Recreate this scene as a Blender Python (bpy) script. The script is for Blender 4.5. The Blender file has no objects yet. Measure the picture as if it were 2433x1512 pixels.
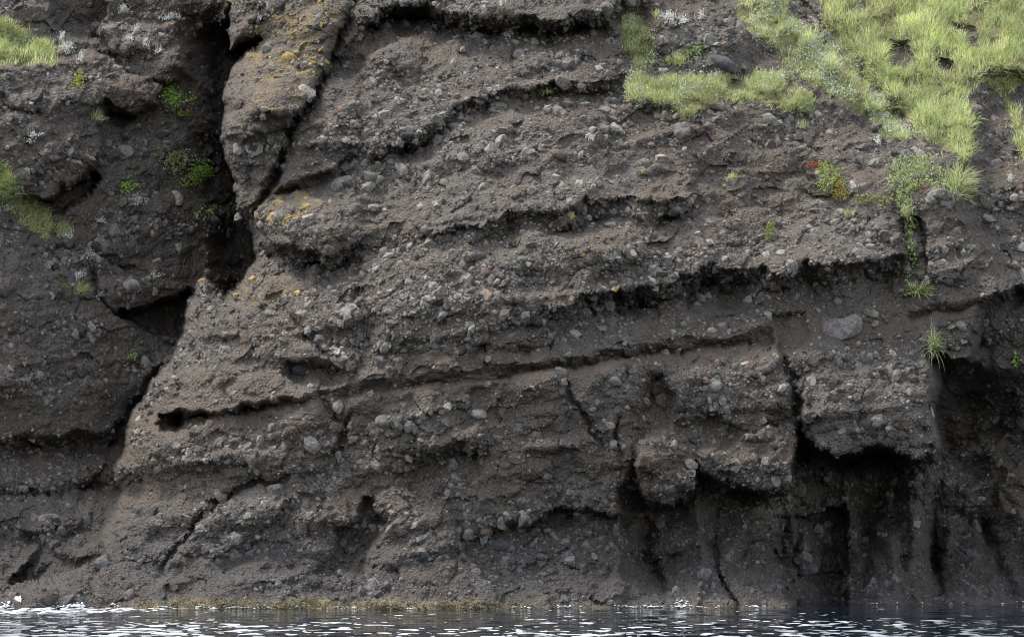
import bpy, math, random
import numpy as np
from mathutils import Vector, Matrix, Euler

rng = np.random.default_rng(11)
random.seed(11)
scene = bpy.context.scene
COL = scene.collection

# ------------------------------------------------------------------ camera
W, H = 2432.0, 1512.0            # measuring grid used for the cliff survey
DIST = 80.0                      # metres from the boat to the foot of the cliff
MPP = 30.0 / W                   # metres per survey unit at that distance
EYE = 2.5
HZ = 1440.0 - EYE / MPP          # row of the horizon
cam_d = bpy.data.cameras.new('camera')
cam = bpy.data.objects.new('camera', cam_d)
COL.objects.link(cam)
cam.location = (0, -DIST, EYE)
cam.rotation_euler = (math.radians(90), 0, 0)
cam_d.sensor_width = 36.0
cam_d.lens = 36.0 * DIST / 30.0
cam_d.shift_y = (HZ - H / 2) / W
cam_d.clip_end = 1000
scene.camera = cam

# ------------------------------------------------------------------ light
SUN_DIR = Vector((-0.44, 0.10, 0.89)).normalized()     # towards the sun
elev = math.asin(SUN_DIR.z)
azim = math.atan2(SUN_DIR.x, SUN_DIR.y)
world = bpy.data.worlds.new('World')
scene.world = world
world.use_nodes = True
wn = world.node_tree.nodes
wl = world.node_tree.links
sky = wn.new('ShaderNodeTexSky')
sky.sky_type = 'NISHITA'
sky.sun_disc = False
sky.sun_elevation = elev
sky.sun_rotation = azim
sky.air_density = 1.0
sky.dust_density = 1.2
hs = wn.new('ShaderNodeHueSaturation')
hs.inputs['Saturation'].default_value = 0.42
bg = wn['Background']
bg.inputs['Strength'].default_value = 0.14
wl.new(sky.outputs[0], hs.inputs['Color'])
wl.new(hs.outputs[0], bg.inputs['Color'])
sun_d = bpy.data.lights.new('sun', 'SUN')
sun_d.energy = 1.5
sun_d.angle = math.radians(18)
sun_d.color = (1.0, 0.95, 0.87)
sun = bpy.data.objects.new('sun', sun_d)
COL.objects.link(sun)
sun.location = (20, -20, 60)
sun.rotation_euler = SUN_DIR.to_track_quat('Z', 'Y').to_euler()
scene.view_settings.view_transform = 'Standard'
scene.view_settings.look = 'None'
scene.view_settings.gamma = 1.0
scene.view_settings.exposure = 1.76
scene.render.engine = 'CYCLES'
scene.cycles.max_bounces = 4
scene.cycles.diffuse_bounces = 2
scene.cycles.glossy_bounces = 2
scene.cycles.caustics_reflective = False
scene.cycles.caustics_refractive = False
scene.cycles.use_denoising = True
scene.cycles.denoiser = 'OPENIMAGEDENOISE'
scene.cycles.denoising_input_passes = 'RGB_ALBEDO_NORMAL'
scene.cycles.denoising_prefilter = 'ACCURATE'
scene.cycles.filter_width = 1.05
scene.cycles.sample_clamp_indirect = 4.0

# ------------------------------------------------------------------ noise
def vnoise(x, y, seed=0):
    xi = np.floor(x).astype(np.int64); yi = np.floor(y).astype(np.int64)
    xf = (x - xi).astype(np.float32); yf = (y - yi).astype(np.float32)
    u = xf * xf * xf * (xf * (xf * 6 - 15) + 10); w = yf * yf * yf * (yf * (yf * 6 - 15) + 10)
    tab = np.random.default_rng(seed + 1000).random((256, 256)).astype(np.float32)
    a = tab[xi & 255, yi & 255]; b = tab[(xi + 1) & 255, yi & 255]
    c = tab[xi & 255, (yi + 1) & 255]; d = tab[(xi + 1) & 255, (yi + 1) & 255]
    return (a + (b - a) * u) * (1 - w) + (c + (d - c) * u) * w * 1.0 - 0.5

def fbm(x, y, seed=0, octv=4, gain=0.5):
    s = 0; a = 1.0
    for i in range(octv):
        ca, sa = math.cos(0.6 * i), math.sin(0.6 * i)
        s = s + a * vnoise((x * ca - y * sa) * 2 ** i + 17.3 * i, (x * sa + y * ca) * 2 ** i + 5.1 * i, seed + i)
        a *= gain
    return s

def sstep(a, b, x):
    t = np.clip((x - a) / (b - a), 0, 1)
    return t * t * (3 - 2 * t)

def sdf(poly, X, Y):
    """signed distance, positive inside"""
    p = np.asarray(poly, np.float32)
    d = np.full(X.shape, 1e9, np.float32); ins = np.zeros(X.shape, bool)
    n = len(p)
    for i in range(n):
        ax, ay = p[i]; bx, by = p[(i + 1) % n]
        ex, ey = bx - ax, by - ay
        l2 = ex * ex + ey * ey + 1e-9
        t = np.clip(((X - ax) * ex + (Y - ay) * ey) / l2, 0, 1)
        dx = X - ax - t * ex; dy = Y - ay - t * ey
        np.minimum(d, dx * dx + dy * dy, out=d)
        if ay != by:
            ins ^= ((ay > Y) != (by > Y)) & (X < ex * (Y - ay) / (by - ay) + ax)
    d = np.sqrt(d)
    return np.where(ins, d, -d)

def linedist(pts, X, Y):
    p = np.asarray(pts, np.float32)
    d = np.full(X.shape, 1e9, np.float32); tt = np.zeros(X.shape, np.float32)
    n = len(p) - 1
    for i in range(n):
        ax, ay = p[i]; bx, by = p[i + 1]
        ex, ey = bx - ax, by - ay
        t = np.clip(((X - ax) * ex + (Y - ay) * ey) / (ex * ex + ey * ey + 1e-9), 0, 1)
        q = (X - ax - t * ex) ** 2 + (Y - ay - t * ey) ** 2
        m = q < d
        d = np.where(m, q, d); tt = np.where(m, (i + t) / n, tt)
    return np.sqrt(d), tt

# ------------------------------------------------------------------ the cliff survey: depth in metres over a grid
STEP = 2.7
us = np.concatenate([np.arange(-420, 0, 10.0), np.arange(0, W + STEP, STEP), np.arange(W + 10, W + 430, 10.0)])
vs = np.concatenate([np.arange(-520, -10, 10.0), np.arange(-6, 1462, STEP), np.arange(1466, 1540, 9.0)])
U0, V0 = np.meshgrid(us, vs, indexing='xy')
U0 = U0.astype(np.float32); V0 = V0.astype(np.float32)
NV, NU = U0.shape
# irregular outlines: every feature is read through a small warp
U = U0 + 20 * fbm(U0 / 70, V0 / 70, 1, 4, 0.6)
V = V0 + 16 * fbm(U0 / 60, V0 / 60, 11, 4, 0.6)

def box(xa, xb, ya, yb):
    ia, ib = np.searchsorted(us, [xa, xb]); ja, jb = np.searchsorted(vs, [ya, yb])
    return slice(max(ja - 1, 0), jb + 1), slice(max(ia - 1, 0), ib + 1)

def pbox(poly, m):
    p = np.asarray(poly)
    return box(p[:, 0].min() - m, p[:, 0].max() + m, p[:, 1].min() - m, p[:, 1].max() + m)

base = np.interp(V0[:, 0], [-520, 0, 300, 600, 900, 1150, 1260, 1350, 1440, 1540],
                 [20.0, 10.6, 6.6, 4.0, 2.3, 1.75, 1.2, 0.05, -1.5, -3.2])[:, None].astype(np.float32)
D = np.repeat(base, NU, axis=1)
# upper right leans back into the grassy slope
D += 4.0 * sstep(1500, 2300, U) * sstep(520, -100, V)
D += -1.7 * np.exp(-((U - 1230) / 470) ** 2) * sstep(1380, 1000, V)
D += 1.9 * sstep(1850, 1960, U) * sstep(1230, 1400, V) + 0.8 * sstep(1880, 1960, U) * sstep(1120, 1250, V)

def push(poly, amt, edge=14, fade=None):
    """shift a patch back (+) or forward (-) with a rim of the given width"""
    s = pbox(poly, edge + 40)
    t = sstep(-edge / 2, edge / 2, sdf(poly, U[s], V[s]))
    if fade: t = t * sstep(fade[0], fade[1], V[s])
    D[s] += amt * t

def bulge(poly, amt, L=40, fade=None, edge=6, rim=0.45):
    """rounded block standing out of the face: sharp rim, domed front"""
    s = pbox(poly, edge + 40)
    sd = sdf(poly, U[s], V[s])
    t = sstep(-edge / 2, edge / 2, sd) * (rim + (1 - rim) * (1 - np.exp(-np.maximum(sd, 0) / L)))
    if fade: t = t * sstep(fade[0], fade[1], V[s])
    D[s] -= amt * t

def lip(pts, A, L=22, B=0.15, L2=50, e=10, tap=40, jit=16, amp=0.85, under=34, shift=22, var=1.3, wall=False):
    """ledge: the bed above stands proud, the bed below is undercut"""
    p = np.asarray(pts, np.float32)
    s = box(p[0, 0] - 60, p[-1, 0] + 60, p[:, 1].min() - 200, p[:, 1].max() + 5 * L + 20)
    x, y = U[s], V[s]
    f = np.interp(x, p[:, 0], p[:, 1]) + jit * fbm(x / 42, x * 0 + p[0, 1] * .37 + .5, 21, 4, 0.6)
    A_ = np.interp(x, p[:, 0], A) if np.ndim(A) else A
    A_ = amp * A_ * (1 + var * fbm(x / 75, y / 90 + p[0, 0] * .37, 33, 3)).clip(0.1, 2)
    d = y - f - shift
    end = sstep(p[0, 0] - tap / 2, p[0, 0] + tap, x) * sstep(p[-1, 0] + tap / 2, p[-1, 0] - tap, x)
    if under:      # the bed above rounds back underneath, the bed below starts again at the line
        un = under * (1 + 0.8 * fbm(x / 50, y * 0 + p[0, 0] * .11, 37, 2))
        rec = np.where(d > 0, np.exp(-d / L), np.clip(1 + d / un, 0, 1) ** 1.7)
        d = d + under
    elif wall:     # upright back wall, running out into the foot at the sea
        rec = sstep(0, e, d) * (1 - 0.62 * sstep(0.5 * L, L, d))
    else:
        rec = np.where(d > 0, np.exp(-np.maximum(d - e, 0) / L) * sstep(0, e, d), 0)
    blg = np.where(d <= 0, np.exp(d / L2), np.exp(-np.maximum(d, 0) / 12))
    D[s] += end * (A_ * rec - B * blg)

def crack(pts, w, dep, taper=True, side=0.0, sl=40):
    p = np.asarray(pts, np.float32)
    s = pbox(p, 60 + w * 2 + 2 * sl * abs(side) )
    d, t = linedist(p, U[s], V[s])
    k = np.exp(-(d / w) ** 2)
    if taper: k = k * (0.25 + 0.75 * np.sin(np.clip(t, 0.02, 0.98) * math.pi) ** 0.6)
    D[s] += dep * k

# --- the left wall of the gully, set back behind the edge of the buttress
EDGE = [(556, -600), (556, 60), (552, 114), (617, 97), (587, 124), (560, 154), (550, 188), (537, 234), (526, 301), (530, 335), (542, 384),
        (556, 432), (560, 500), (588, 525), (597, 560), (600, 620), (580, 650), (562, 690), (535, 705), (512, 690), (482, 662), (466, 672),
        (446, 730), (440, 790), (420, 825), (385, 885), (350, 935), (312, 1000), (300, 1060), (280, 1120), (286, 1165),
        (262, 1230), (248, 1290), (236, 1350), (228, 1420), (215, 1600)]
LEFT = EDGE + [(-900, 1600), (-900, -600)]
lw = np.repeat(np.interp(V0[:, 0], [-520, 0, 300, 600, 900, 1150, 1300, 1380, 1440, 1540],
                         [18.0, 10.8, 8.0, 5.9, 4.2, 3.1, 2.2, 1.3, 0.0, -1.2])[:, None].astype(np.float32), NU, axis=1)
lw += (0.4 + 7.2 * np.clip((U + 120) / 620, 0, 1.1)) * sstep(1345, 1040, V)
keep = D.copy(); D[:] = lw
push([(120, -80), (246, -80), (246, 40), (225, 95), (190, 100), (150, 80), (122, 30)], 1.9, 14)
bulge([(-300, 150), (60, 150), (125, 140), (215, 128), (300, 150), (352, 172), (386, 205), (374, 250), (320, 270), (262, 262), (240, 300), (250, 340),
       (225, 400), (140, 445), (100, 475), (40, 470), (-300, 460)], 2.2, 70, edge=14)
push([(100, 478), (150, 448), (225, 408), (240, 430), (200, 470), (150, 500), (110, 510)], 1.5, 14)
push([(250, 235), (300, 262), (330, 275), (300, 300), (245, 290)], 0.8, 10)
bulge([(215, 70), (300, 62), (420, 60), (452, 120), (450, 180), (400, 200), (340, 170), (262, 130)], 1.7, 50, edge=18)
push([(462, 62), (505, 72), (520, 52), (560, 60), (620, 60), (640, 760), (555, 720), (545, 620), (520, 500), (478, 380), (470, 250)], 1.7, 110)
push([(505, 75), (520, 55), (560, 60), (640, 60), (640, 760), (560, 740), (520, 650), (500, 400), (495, 200)], 1.3, 70)
bulge([(200, 600), (265, 632), (330, 665), (400, 672), (448, 682), (400, 706), (330, 728), (272, 740), (240, 700)], 1.3, 40)
push([(272, 748), (330, 735), (400, 712), (440, 692), (432, 760), (425, 800), (380, 790), (300, 765)], 1.5, 10)
bulge([(-300, 590), (60, 590), (170, 640), (250, 720), (300, 775), (420, 830), (360, 900), (300, 1000), (250, 1030), (120, 1040), (-300, 1045)], 1.3, 90, edge=20)
lip([(-300, 1050), (0, 1046), (60, 1038), (120, 1046), (210, 1034), (300, 1020)], 1.0, 40, 0.15)
lip([(-40, 1165), (70, 1140), (130, 1152), (200, 1136), (290, 1126)], [0.3, 0.9, 1.1, 1.2, 1.0], 45, 0.2)
lip([(-300, 1268), (0, 1260), (60, 1255), (150, 1252), (245, 1238)], 0.7, 30, 0.1)
lip([(130, 240), (200, 255), (262, 262)], 0.5, 30)
lip([(-300, 235), (0, 225), (60, 240), (120, 262)], 0.45, 30)
lip([(120, 560), (200, 575), (262, 600), (330, 640)], 0.4, 30)
crack([(95, 1305), (70, 1335), (45, 1370), (25, 1392)], 8, 0.7)
push([(10, 1400), (55, 1345), (100, 1308), (170, 1325), (240, 1325), (205, 1345), (115, 1368), (50, 1388)], 0.5, 26)
bulge([(-300, 1395), (0, 1394), (60, 1380), (120, 1366), (190, 1346), (232, 1350), (250, 1480), (-300, 1480)], 1.5, 40, edge=8, rim=0.6)
DL = D.copy(); D[:] = keep

# --- main face, from the top down
lip([(845, 70), (915, 22), (1000, 26), (1100, 48), (1210, 60), (1320, 64), (1400, 50), (1480, 22), (1560, -10)],
    [1.4, 2.4, 2.2, 1.9, 1.7, 1.6, 1.9, 1.4, .3], 46, 0.5, 60, under=40)
push([(850, -60), (905, 10), (870, 70), (800, 145), (795, 180), (850, 170), (930, 110), (1000, 80), (1000, 20)], 0.7, 20)
# rib between the two clefts
bulge([(556, -120), (860, -120), (840, 20), (800, 95), (782, 168), (730, 235), (692, 305), (668, 380), (640, 440), (600, 520), (540, 560), (500, 400), (480, 200)],
      2.1, 75, edge=12, rim=0.4)
crack([(846, 10), (815, 70), (790, 130), (788, 175), (740, 235), (696, 310), (668, 395), (622, 480), (585, 540)], 12, 0.75, taper=False)
push([(640, 300), (690, 315), (665, 400), (600, 530), (560, 520), (545, 400), (560, 330)], 1.5, 110)
bulge([(795, 172), (840, 190), (850, 300), (845, 375), (780, 400), (700, 440), (650, 470), (672, 400), (700, 312), (742, 240)], 0.55, 60, edge=10)
lip([(845, 378), (930, 352), (990, 326), (1035, 296), (1090, 256), (1170, 230), (1290, 208), (1400, 200), (1490, 186)],
    [.6, .8, .8, .6, .5, .6, .6, .7, .6], 22, 0.6, 95)
lip([(640, 465), (700, 440), (780, 400), (850, 385)], 0.6, 30, 0.1)
bulge([(596, 505), (622, 482), (700, 462), (770, 480), (805, 520), (852, 560), (830, 590), (780, 602), (690, 596), (640, 574), (602, 545)], 1.0, 45, edge=8)
lip([(600, 560), (640, 580), (700, 602), (780, 608), (850, 588)], [1.0, 1.4, 1.6, 1.3, .4], 34, 0.2)
lip([(1000, 582), (1110, 570), (1200, 538), (1290, 530), (1360, 522), (1450, 484), (1510, 505), (1600, 505), (1660, 480)],
    [.3, .5, .6, .55, .7, .5, .6, .6, .3], 26, 0.6, 90, under=50)
bulge([(1545, 470), (1640, 420), (1665, 470), (1640, 500), (1560, 510)], 0.3, 20)
lip([(1270, 790), (1330, 760), (1390, 738), (1440, 722), (1500, 702), (1560, 694), (1640, 674), (1700, 655), (1770, 662), (1830, 662), (1900, 652), (2000, 646), (2100, 640), (2160, 626)],
    [.3, .5, .7, 1.1, 1.4, 1.3, 1.2, 1.5, 1.4, 1.3, 1.1, 1.0, .9, .4], 46, 0.8, 110, under=46)
bulge([(1480, 560), (1560, 590), (1578, 640), (1565, 690), (1500, 700), (1400, 735), (1300, 760), (1050, 810), (900, 820), (870, 700), (860, 620), (1000, 590), (1200, 560), (1350, 540)],
      0.6, 50, edge=30, rim=0.3)
lip([(1080, 830), (1160, 822), (1280, 800), (1330, 800)], 0.25, 30, 0.1)
# crisp bedding plane with its undercut
lip([(790, 952), (870, 934), (980, 916), (1060, 904), (1120, 896), (1180, 890), (1280, 878), (1400, 862), (1480, 855), (1560, 838), (1650, 826), (1740, 815), (1845, 800)],
    [.2, .3, .45, .45, .35, .6, .65, .62, .58, .55, .55, .55, .35], 5, 0.25, 70, tap=14, jit=5, under=26, shift=2, var=0.35, amp=1.0)
lip([(395, 990), (410, 985), (500, 974), (560, 966), (640, 955), (720, 940), (800, 925)], [1.2, 1.5, 1.3, 1.1, .8, .5, .2], 16, 0.2, 50, tap=22, jit=6, under=18, shift=12)
push([(385, 985), (430, 990), (425, 1020), (400, 1030), (378, 1015)], 0.9, 12)
lip([(2150, 748), (2190, 744), (2250, 736), (2330, 722), (2405, 698)], [.3, .4, .35, .3, .15], 5, 0.05, 40, tap=16, jit=4, under=20, shift=2, var=0.4, amp=1.0)
lip([(680, 860), (740, 850), (800, 862), (840, 880)], 0.5, 24, 0.1)
# niche with boulders
push([(700, 860), (760, 850), (800, 880), (790, 910), (720, 915), (690, 890)], 0.4, 24)
crack([(550, 890), (530, 930), (560, 960)], 5, 0.25)
crack([(680, 740), (730, 790), (780, 850)], 8, 0.35)
crack([(850, 600), (860, 700), (880, 800), (850, 900), (820, 960)], 14, 0.4)
crack([(840, 985), (826, 1003), (805, 1050), (788, 1090)], 6, 0.5)
crack([(760, 925), (780, 970), (815, 995)], 6, 0.4)
push([(1060, 905), (1110, 890), (1170, 890), (1180, 905), (1120, 915), (1090, 950), (1060, 960), (1040, 930)], -0.15, 10)
crack([(1325, 895), (1345, 920), (1352, 950), (1390, 985), (1410, 1030), (1425, 1075)], 6, 0.35)
crack([(1490, 880), (1492, 905)], 3, 0.2)
crack([(1470, 970), (1462, 1030), (1468, 1090)], 5, 0.35)
for x in (1330, 1480, 1605, 1775):
    crack([(x, 850 - (x - 1330) * .1), (x + 4, 884 - (x - 1330) * .12)], 3, 0.18)
# right-hand wall
push([(1840, 745), (1905, 740), (1915, 800), (1890, 860), (1875, 880), (1850, 800)], 0.3, 16)
crack([(1872, 850), (1880, 930), (1890, 1000), (1890, 1060)], 11, 0.9)
crack([(2128, 520), (2140, 560), (2152, 610), (2160, 640)], 9, 0.45)
crack([(2185, 530), (2195, 600), (2200, 640)], 5, 0.2)
push([(2120, 505), (2190, 520), (2205, 650), (2160, 650), (2150, 600)], 0.4, 16)
push([(2360, 180), (2900, 160), (2900, 720), (2410, 720), (2370, 640), (2330, 560), (2290, 470), (2330, 380), (2310, 300)], 1.3, 50)
push([(2405, 690), (2900, 680), (2900, 1600), (2210, 1600), (2222, 1100), (2226, 1000), (2212, 900), (2206, 845), (2260, 860), (2300, 850), (2312, 790), (2330, 735)], 2.6, 26,
     fade=(1450, 1250))
bulge([(2300, 770), (2345, 730), (2400, 745), (2395, 800), (2340, 830), (2310, 820)], 0.35, 20)
push([(2226, 900), (2290, 870), (2330, 860), (2420, 900), (2420, 1000), (2330, 1060), (2226, 1090)], 0.9, 40)
lowr = sstep(1060, 1100, V)
D += 6.0 * (lowr * sstep(2165, 2240, U) + (1 - lowr) * sstep(2222, 2238, U)) * sstep(740, 1150, V) * (0.35 + 0.65 * sstep(1470, 1340, V)) * 0.85
# block hanging at the right, the cave under it
bulge([(1895, 985), (1900, 960), (1910, 860), (1920, 760), (2180, 740), (2206, 840), (2212, 900), (2224, 1000), (2222, 1052), (2182, 1088), (2155, 1075), (2100, 1060), (2040, 1064), (1990, 1080), (1950, 1060)],
      1.0, 60, fade=(800, 960), edge=10, rim=0.55)
lip([(1885, 1010), (1900, 1025), (1950, 1058), (1990, 1076), (2040, 1062), (2100, 1058), (2155, 1074), (2182, 1086), (2235, 1060)],
    [3.4, 4.4, 5.0, 5.6, 5.8, 5.8, 5.4, 4.2, 0.3], 370, 0.1, 40, e=20, tap=16, jit=8, amp=1, var=0.35, wall=True, under=0, shift=0)
# block left of it
bulge([(1655, 1078), (1690, 1062), (1740, 1045), (1765, 1040), (1862, 1000), (1888, 1020), (1893, 1060), (1894, 1130), (1872, 1160), (1780, 1165), (1712, 1152), (1672, 1120)],
      0.9, 40, edge=8, rim=0.5)
bulge([(1575, 880), (1700, 860), (1840, 830), (1862, 860), (1878, 940), (1888, 1020), (1862, 1000), (1765, 1040), (1720, 1000), (1600, 960)], 0.5, 50, edge=20, rim=0.3)
push([(1700, 985), (1760, 1030), (1740, 1045), (1690, 1062), (1655, 1080), (1630, 1050), (1600, 1000)], 0.6, 30)
lip([(1655, 1100), (1672, 1124), (1712, 1153), (1780, 1166), (1872, 1161), (1896, 1132)], [1.5, 1.9, 2.3, 2.6, 2.8, 3.0], 290, 0.05, 30, e=16, tap=12, jit=6, amp=1, var=.5, wall=True, under=0, shift=0)
bulge([(1508, 1062), (1560, 1040), (1622, 1050), (1655, 1090), (1658, 1142), (1630, 1168), (1600, 1192), (1530, 1176), (1503, 1112)], 0.75, 32, edge=8, rim=0.5)
lip([(1470, 1150), (1505, 1150), (1530, 1178), (1600, 1193), (1632, 1168), (1660, 1140)], [.7, 1.4, 1.8, 2.0, 1.9, 1.5], 270, 0.05, 30, e=14, tap=12, jit=6, amp=1, var=.5, wall=True, under=0, shift=0)
push([(1540, 900), (1530, 955), (1504, 1000), (1514, 1088), (1492, 1130), (1467, 1200), (1475, 1260), (1540, 1200), (1504, 1112), (1518, 1050), (1580, 1005), (1600, 940), (1572, 890)], 0.75, 34)
lip([(1100, 1275), (1170, 1262), (1216, 1238), (1273, 1226), (1323, 1206), (1400, 1206), (1447, 1216), (1468, 1201)],
    [.2, .4, .6, .6, .8, .9, 1.0, 1.1], 60, 0.30, 60, e=14, tap=16, under=0, shift=0)
# toe
crack([(700, 1128), (600, 1150), (520, 1190), (470, 1240), (430, 1300), (400, 1345), (372, 1372)], 8, 0.5)
push([(470, 1240), (700, 1130), (760, 1150), (640, 1230), (520, 1330), (420, 1400), (372, 1380)], -0.35, 40)
lip([(300, 1120), (380, 1105), (500, 1110), (640, 1120), (760, 1140)], 0.25, 50, 0.25)
bulge([(700, 1160), (840, 1150), (870, 1185), (862, 1290), (800, 1300), (760, 1340), (700, 1460), (430, 1460), (470, 1340), (560, 1240)], 0.8, 70, edge=40, rim=0.2)
push([(866, 1185), (892, 1190), (905, 1240), (880, 1300), (858, 1300), (850, 1240)], 0.7, 26)
push([(800, 1262), (850, 1245), (862, 1300), (830, 1320), (795, 1300)], 0.5, 20)
bulge([(900, 1180), (960, 1160), (1030, 1190), (1082, 1252), (1104, 1310), (1155, 1385), (1210, 1440), (1190, 1500), (820, 1500), (860, 1330), (905, 1260)], 1.1, 80, edge=14, rim=0.35)
lip([(900, 1085), (1000, 1080), (1060, 1062), (1130, 1050), (1170, 1055)], [.2, .5, .6, .6, .2], 40, 0.2)
crack([(1550, 1215), (1553, 1290), (1558, 1350), (1570, 1395)], 13, 0.8)
push([(1470, 1225), (1545, 1215), (1550, 1330), (1530, 1350), (1490, 1310)], 0.5, 20)
bulge([(1570, 1250), (1620, 1240), (1680, 1300), (1690, 1350), (1745, 1440), (1740, 1500), (1580, 1500), (1575, 1400), (1562, 1330)], 0.9, 40, edge=14)
bulge([(1700, 1210), (1800, 1190), (1845, 1250), (1840, 1310), (1858, 1380), (1870, 1440), (1870, 1500), (1760, 1500), (1750, 1430), (1700, 1350)], 1.0, 45, edge=12)
crack([(1690, 1340), (1720, 1390), (1748, 1435)], 8, 0.35)
push([(1850, 1230), (2010, 1210), (2010, 1480), (1880, 1480), (1868, 1390), (1845, 1320)], 1.6, 12)
bulge([(1900, 1330), (1940, 1300), (2000, 1310), (2010, 1350), (1950, 1370), (1905, 1365)], 0.4, 20)
push([(1880, 1372), (1960, 1372), (2000, 1352), (2012, 1440), (1990, 1440), (1890, 1440)], 0.5, 10)
crack([(2090, 1170), (2062, 1230), (2050, 1300)], 12, 0.6)
crack([(2200, 1205), (2212, 1280), (2225, 1340), (2232, 1380)], 12, 1.5)
crack([(2340, 1230), (2345, 1290)], 9, 0.6)
crack([(2370, 1340), (2400, 1390), (2440, 1420)], 14, 0.5)
bulge([(2060, 1370), (2075, 1240), (2110, 1180), (2195, 1200), (2212, 1300), (2228, 1390), (2236, 1470), (2025, 1470)], 1.3, 45, edge=22)
bulge([(2255, 1250), (2330, 1235), (2345, 1300), (2395, 1390), (2425, 1470), (2245, 1470), (2236, 1340)], 1.0, 40, edge=18)
bulge([(2360, 1150), (2470, 1130), (2520, 1300), (2560, 1470), (2440, 1470), (2390, 1370), (2355, 1260)], 1.1, 50, edge=20)
bulge([(1930, 1200), (2030, 1180), (2050, 1290), (2000, 1310), (1940, 1300)], 0.9, 40, edge=26)
D += 1.5 * fbm(U0 / 105, V0 / 80, 301, 3) * sstep(2200, 2290, U0) * sstep(780, 900, V0) * sstep(1440, 1380, V0)
bulge([(2240, 1390), (2370, 1370), (2420, 1440), (2430, 1500), (2235, 1500)], 0.4, 30, edge=10)
# erosion hollows in the grass slope
push([(2100, 95), (2160, 100), (2175, 150), (2150, 165), (2110, 150)], 0.7, 18)
push([(2225, 140), (2270, 150), (2280, 180), (2235, 165)], 0.5, 14)
push([(2270, 55), (2310, 70), (2325, 115), (2300, 110)], 0.4, 14)
bulge([(1490, 170), (1600, 190), (1740, 180), (1930, 215), (1930, 250), (1850, 270), (1680, 262), (1620, 295), (1590, 270), (1480, 225)], 0.5, 40, edge=20)
bulge([(1750, -60), (1890, -60), (2020, 130), (2160, 320), (2120, 330), (1960, 250), (1820, 130)], 0.4, 40, edge=30)
bulge([(1900, -100), (2500, -300), (2432, 190), (2300, 190), (2320, 330), (2290, 390), (2200, 330), (2050, 150)], 0.6, 60, edge=24)
push([(1868, -40), (1900, -10), (2040, 150), (2180, 330), (2150, 325), (2010, 180), (1890, 40)], 0.45, 18)
lip([(1660, 180), (1720, 172), (1790, 185)], 0.6, 20, .3)

# blend in the gully wall behind the edge of the buttress
tL = sstep(-7, 7, sdf(LEFT, U0 + 0.75 * (U - U0), V0 + 0.75 * (V - V0)))
D = D * (1 - tL) + DL * tL
# rounded rim towards the gully
sdl = -sdf(EDGE + [(-900, 1600), (-900, -600)], U, V)
D += 2.0 * np.exp(-np.maximum(sdl, 0) / 58) * (1 - tL) * sstep(1400, 1150, V)

# --- general relief
bx, by = U0, V0 + 0.13 * U0            # bedding rises gently to the right
rough = 1.0 - 0.72 * np.clip(np.exp(-((V0 - np.interp(U0, [400, 1100, 1840, 2400], [985, 905, 805, 720])) / 38) ** 2), 0, 1)
D += 0.95 * fbm(bx / 280, by / 180, 41, 3) * sstep(1460, 1400, V0)
rid = 1 - np.abs(fbm(bx / 260, by / 70, 51, 3)) * 3.0
D += -0.15 * rid * rough
def facets(x, y, seed):
    """broken rock: flat tilted pieces with small steps between them"""
    r = np.random.default_rng(seed); T = r.random((64, 64, 5)).astype(np.float32)
    xi = np.floor(x).astype(int); yi = np.floor(y).astype(int)
    best = np.full(x.shape, 9.0, np.float32); out = np.zeros(x.shape, np.float32)
    for ox in (-1, 0, 1):
        for oy in (-1, 0, 1):
            c = T[(xi + ox) & 63, (yi + oy) & 63]
            dx = x - (xi + ox + c[..., 0]); dy = y - (yi + oy + c[..., 1])
            d = dx * dx + dy * dy; m = d < best
            best = np.where(m, d, best)
            out = np.where(m, (c[..., 2] - .5) * 0.9 + (c[..., 3] - .5) * 1.6 * dx + (c[..., 4] - .5) * 1.6 * dy, out)
    return out
ux = U0 + 0.5 * (U - U0); vy = V0 + 0.5 * (V - V0) + 0.13 * U0
D += rough * (0.15 * facets(ux / 62, vy / 46, 5) + 0.055 * facets(ux / 25, vy / 19, 6))
# knobs: stones still sheathed in the matrix
KN = np.zeros_like(D)
nk = 11000
ku = rng.uniform(0, W, nk); kv = rng.uniform(0, 1440, nk); kr = np.minimum(6.0 * rng.random(nk) ** -0.42, 30)
kh = rng.uniform(0.25, 0.6, nk); ka = rng.uniform(0.6, 1.0, nk)
keepk = rng.random(nk) < np.clip(0.55 + 1.2 * fbm(ku / 130, (kv + .13 * ku) / 60, 251, 3), .1, 1) * (1 - .75 * np.exp(-((kv - np.interp(ku, [400, 1100, 1840, 2400], [985, 905, 805, 720])) / 34) ** 2))
for x, y, r_, h_, a_ in zip(ku[keepk], kv[keepk], kr[keepk], kh[keepk], ka[keepk]):
    i0, i1 = np.searchsorted(us, [x - r_, x + r_]); j0, j1 = np.searchsorted(vs, [y - r_, y + r_])
    if i1 <= i0 or j1 <= j0: continue
    q = 1 - ((us[i0:i1][None, :] - x) / r_) ** 2 - ((vs[j0:j1][:, None] - y) / (r_ * a_)) ** 2
    np.maximum(KN[j0:j1, i0:i1], np.sqrt(np.maximum(q, 0)) * r_ * h_ * MPP, out=KN[j0:j1, i0:i1])
D -= KN
DEPTH = D.astype(np.float32)

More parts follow.
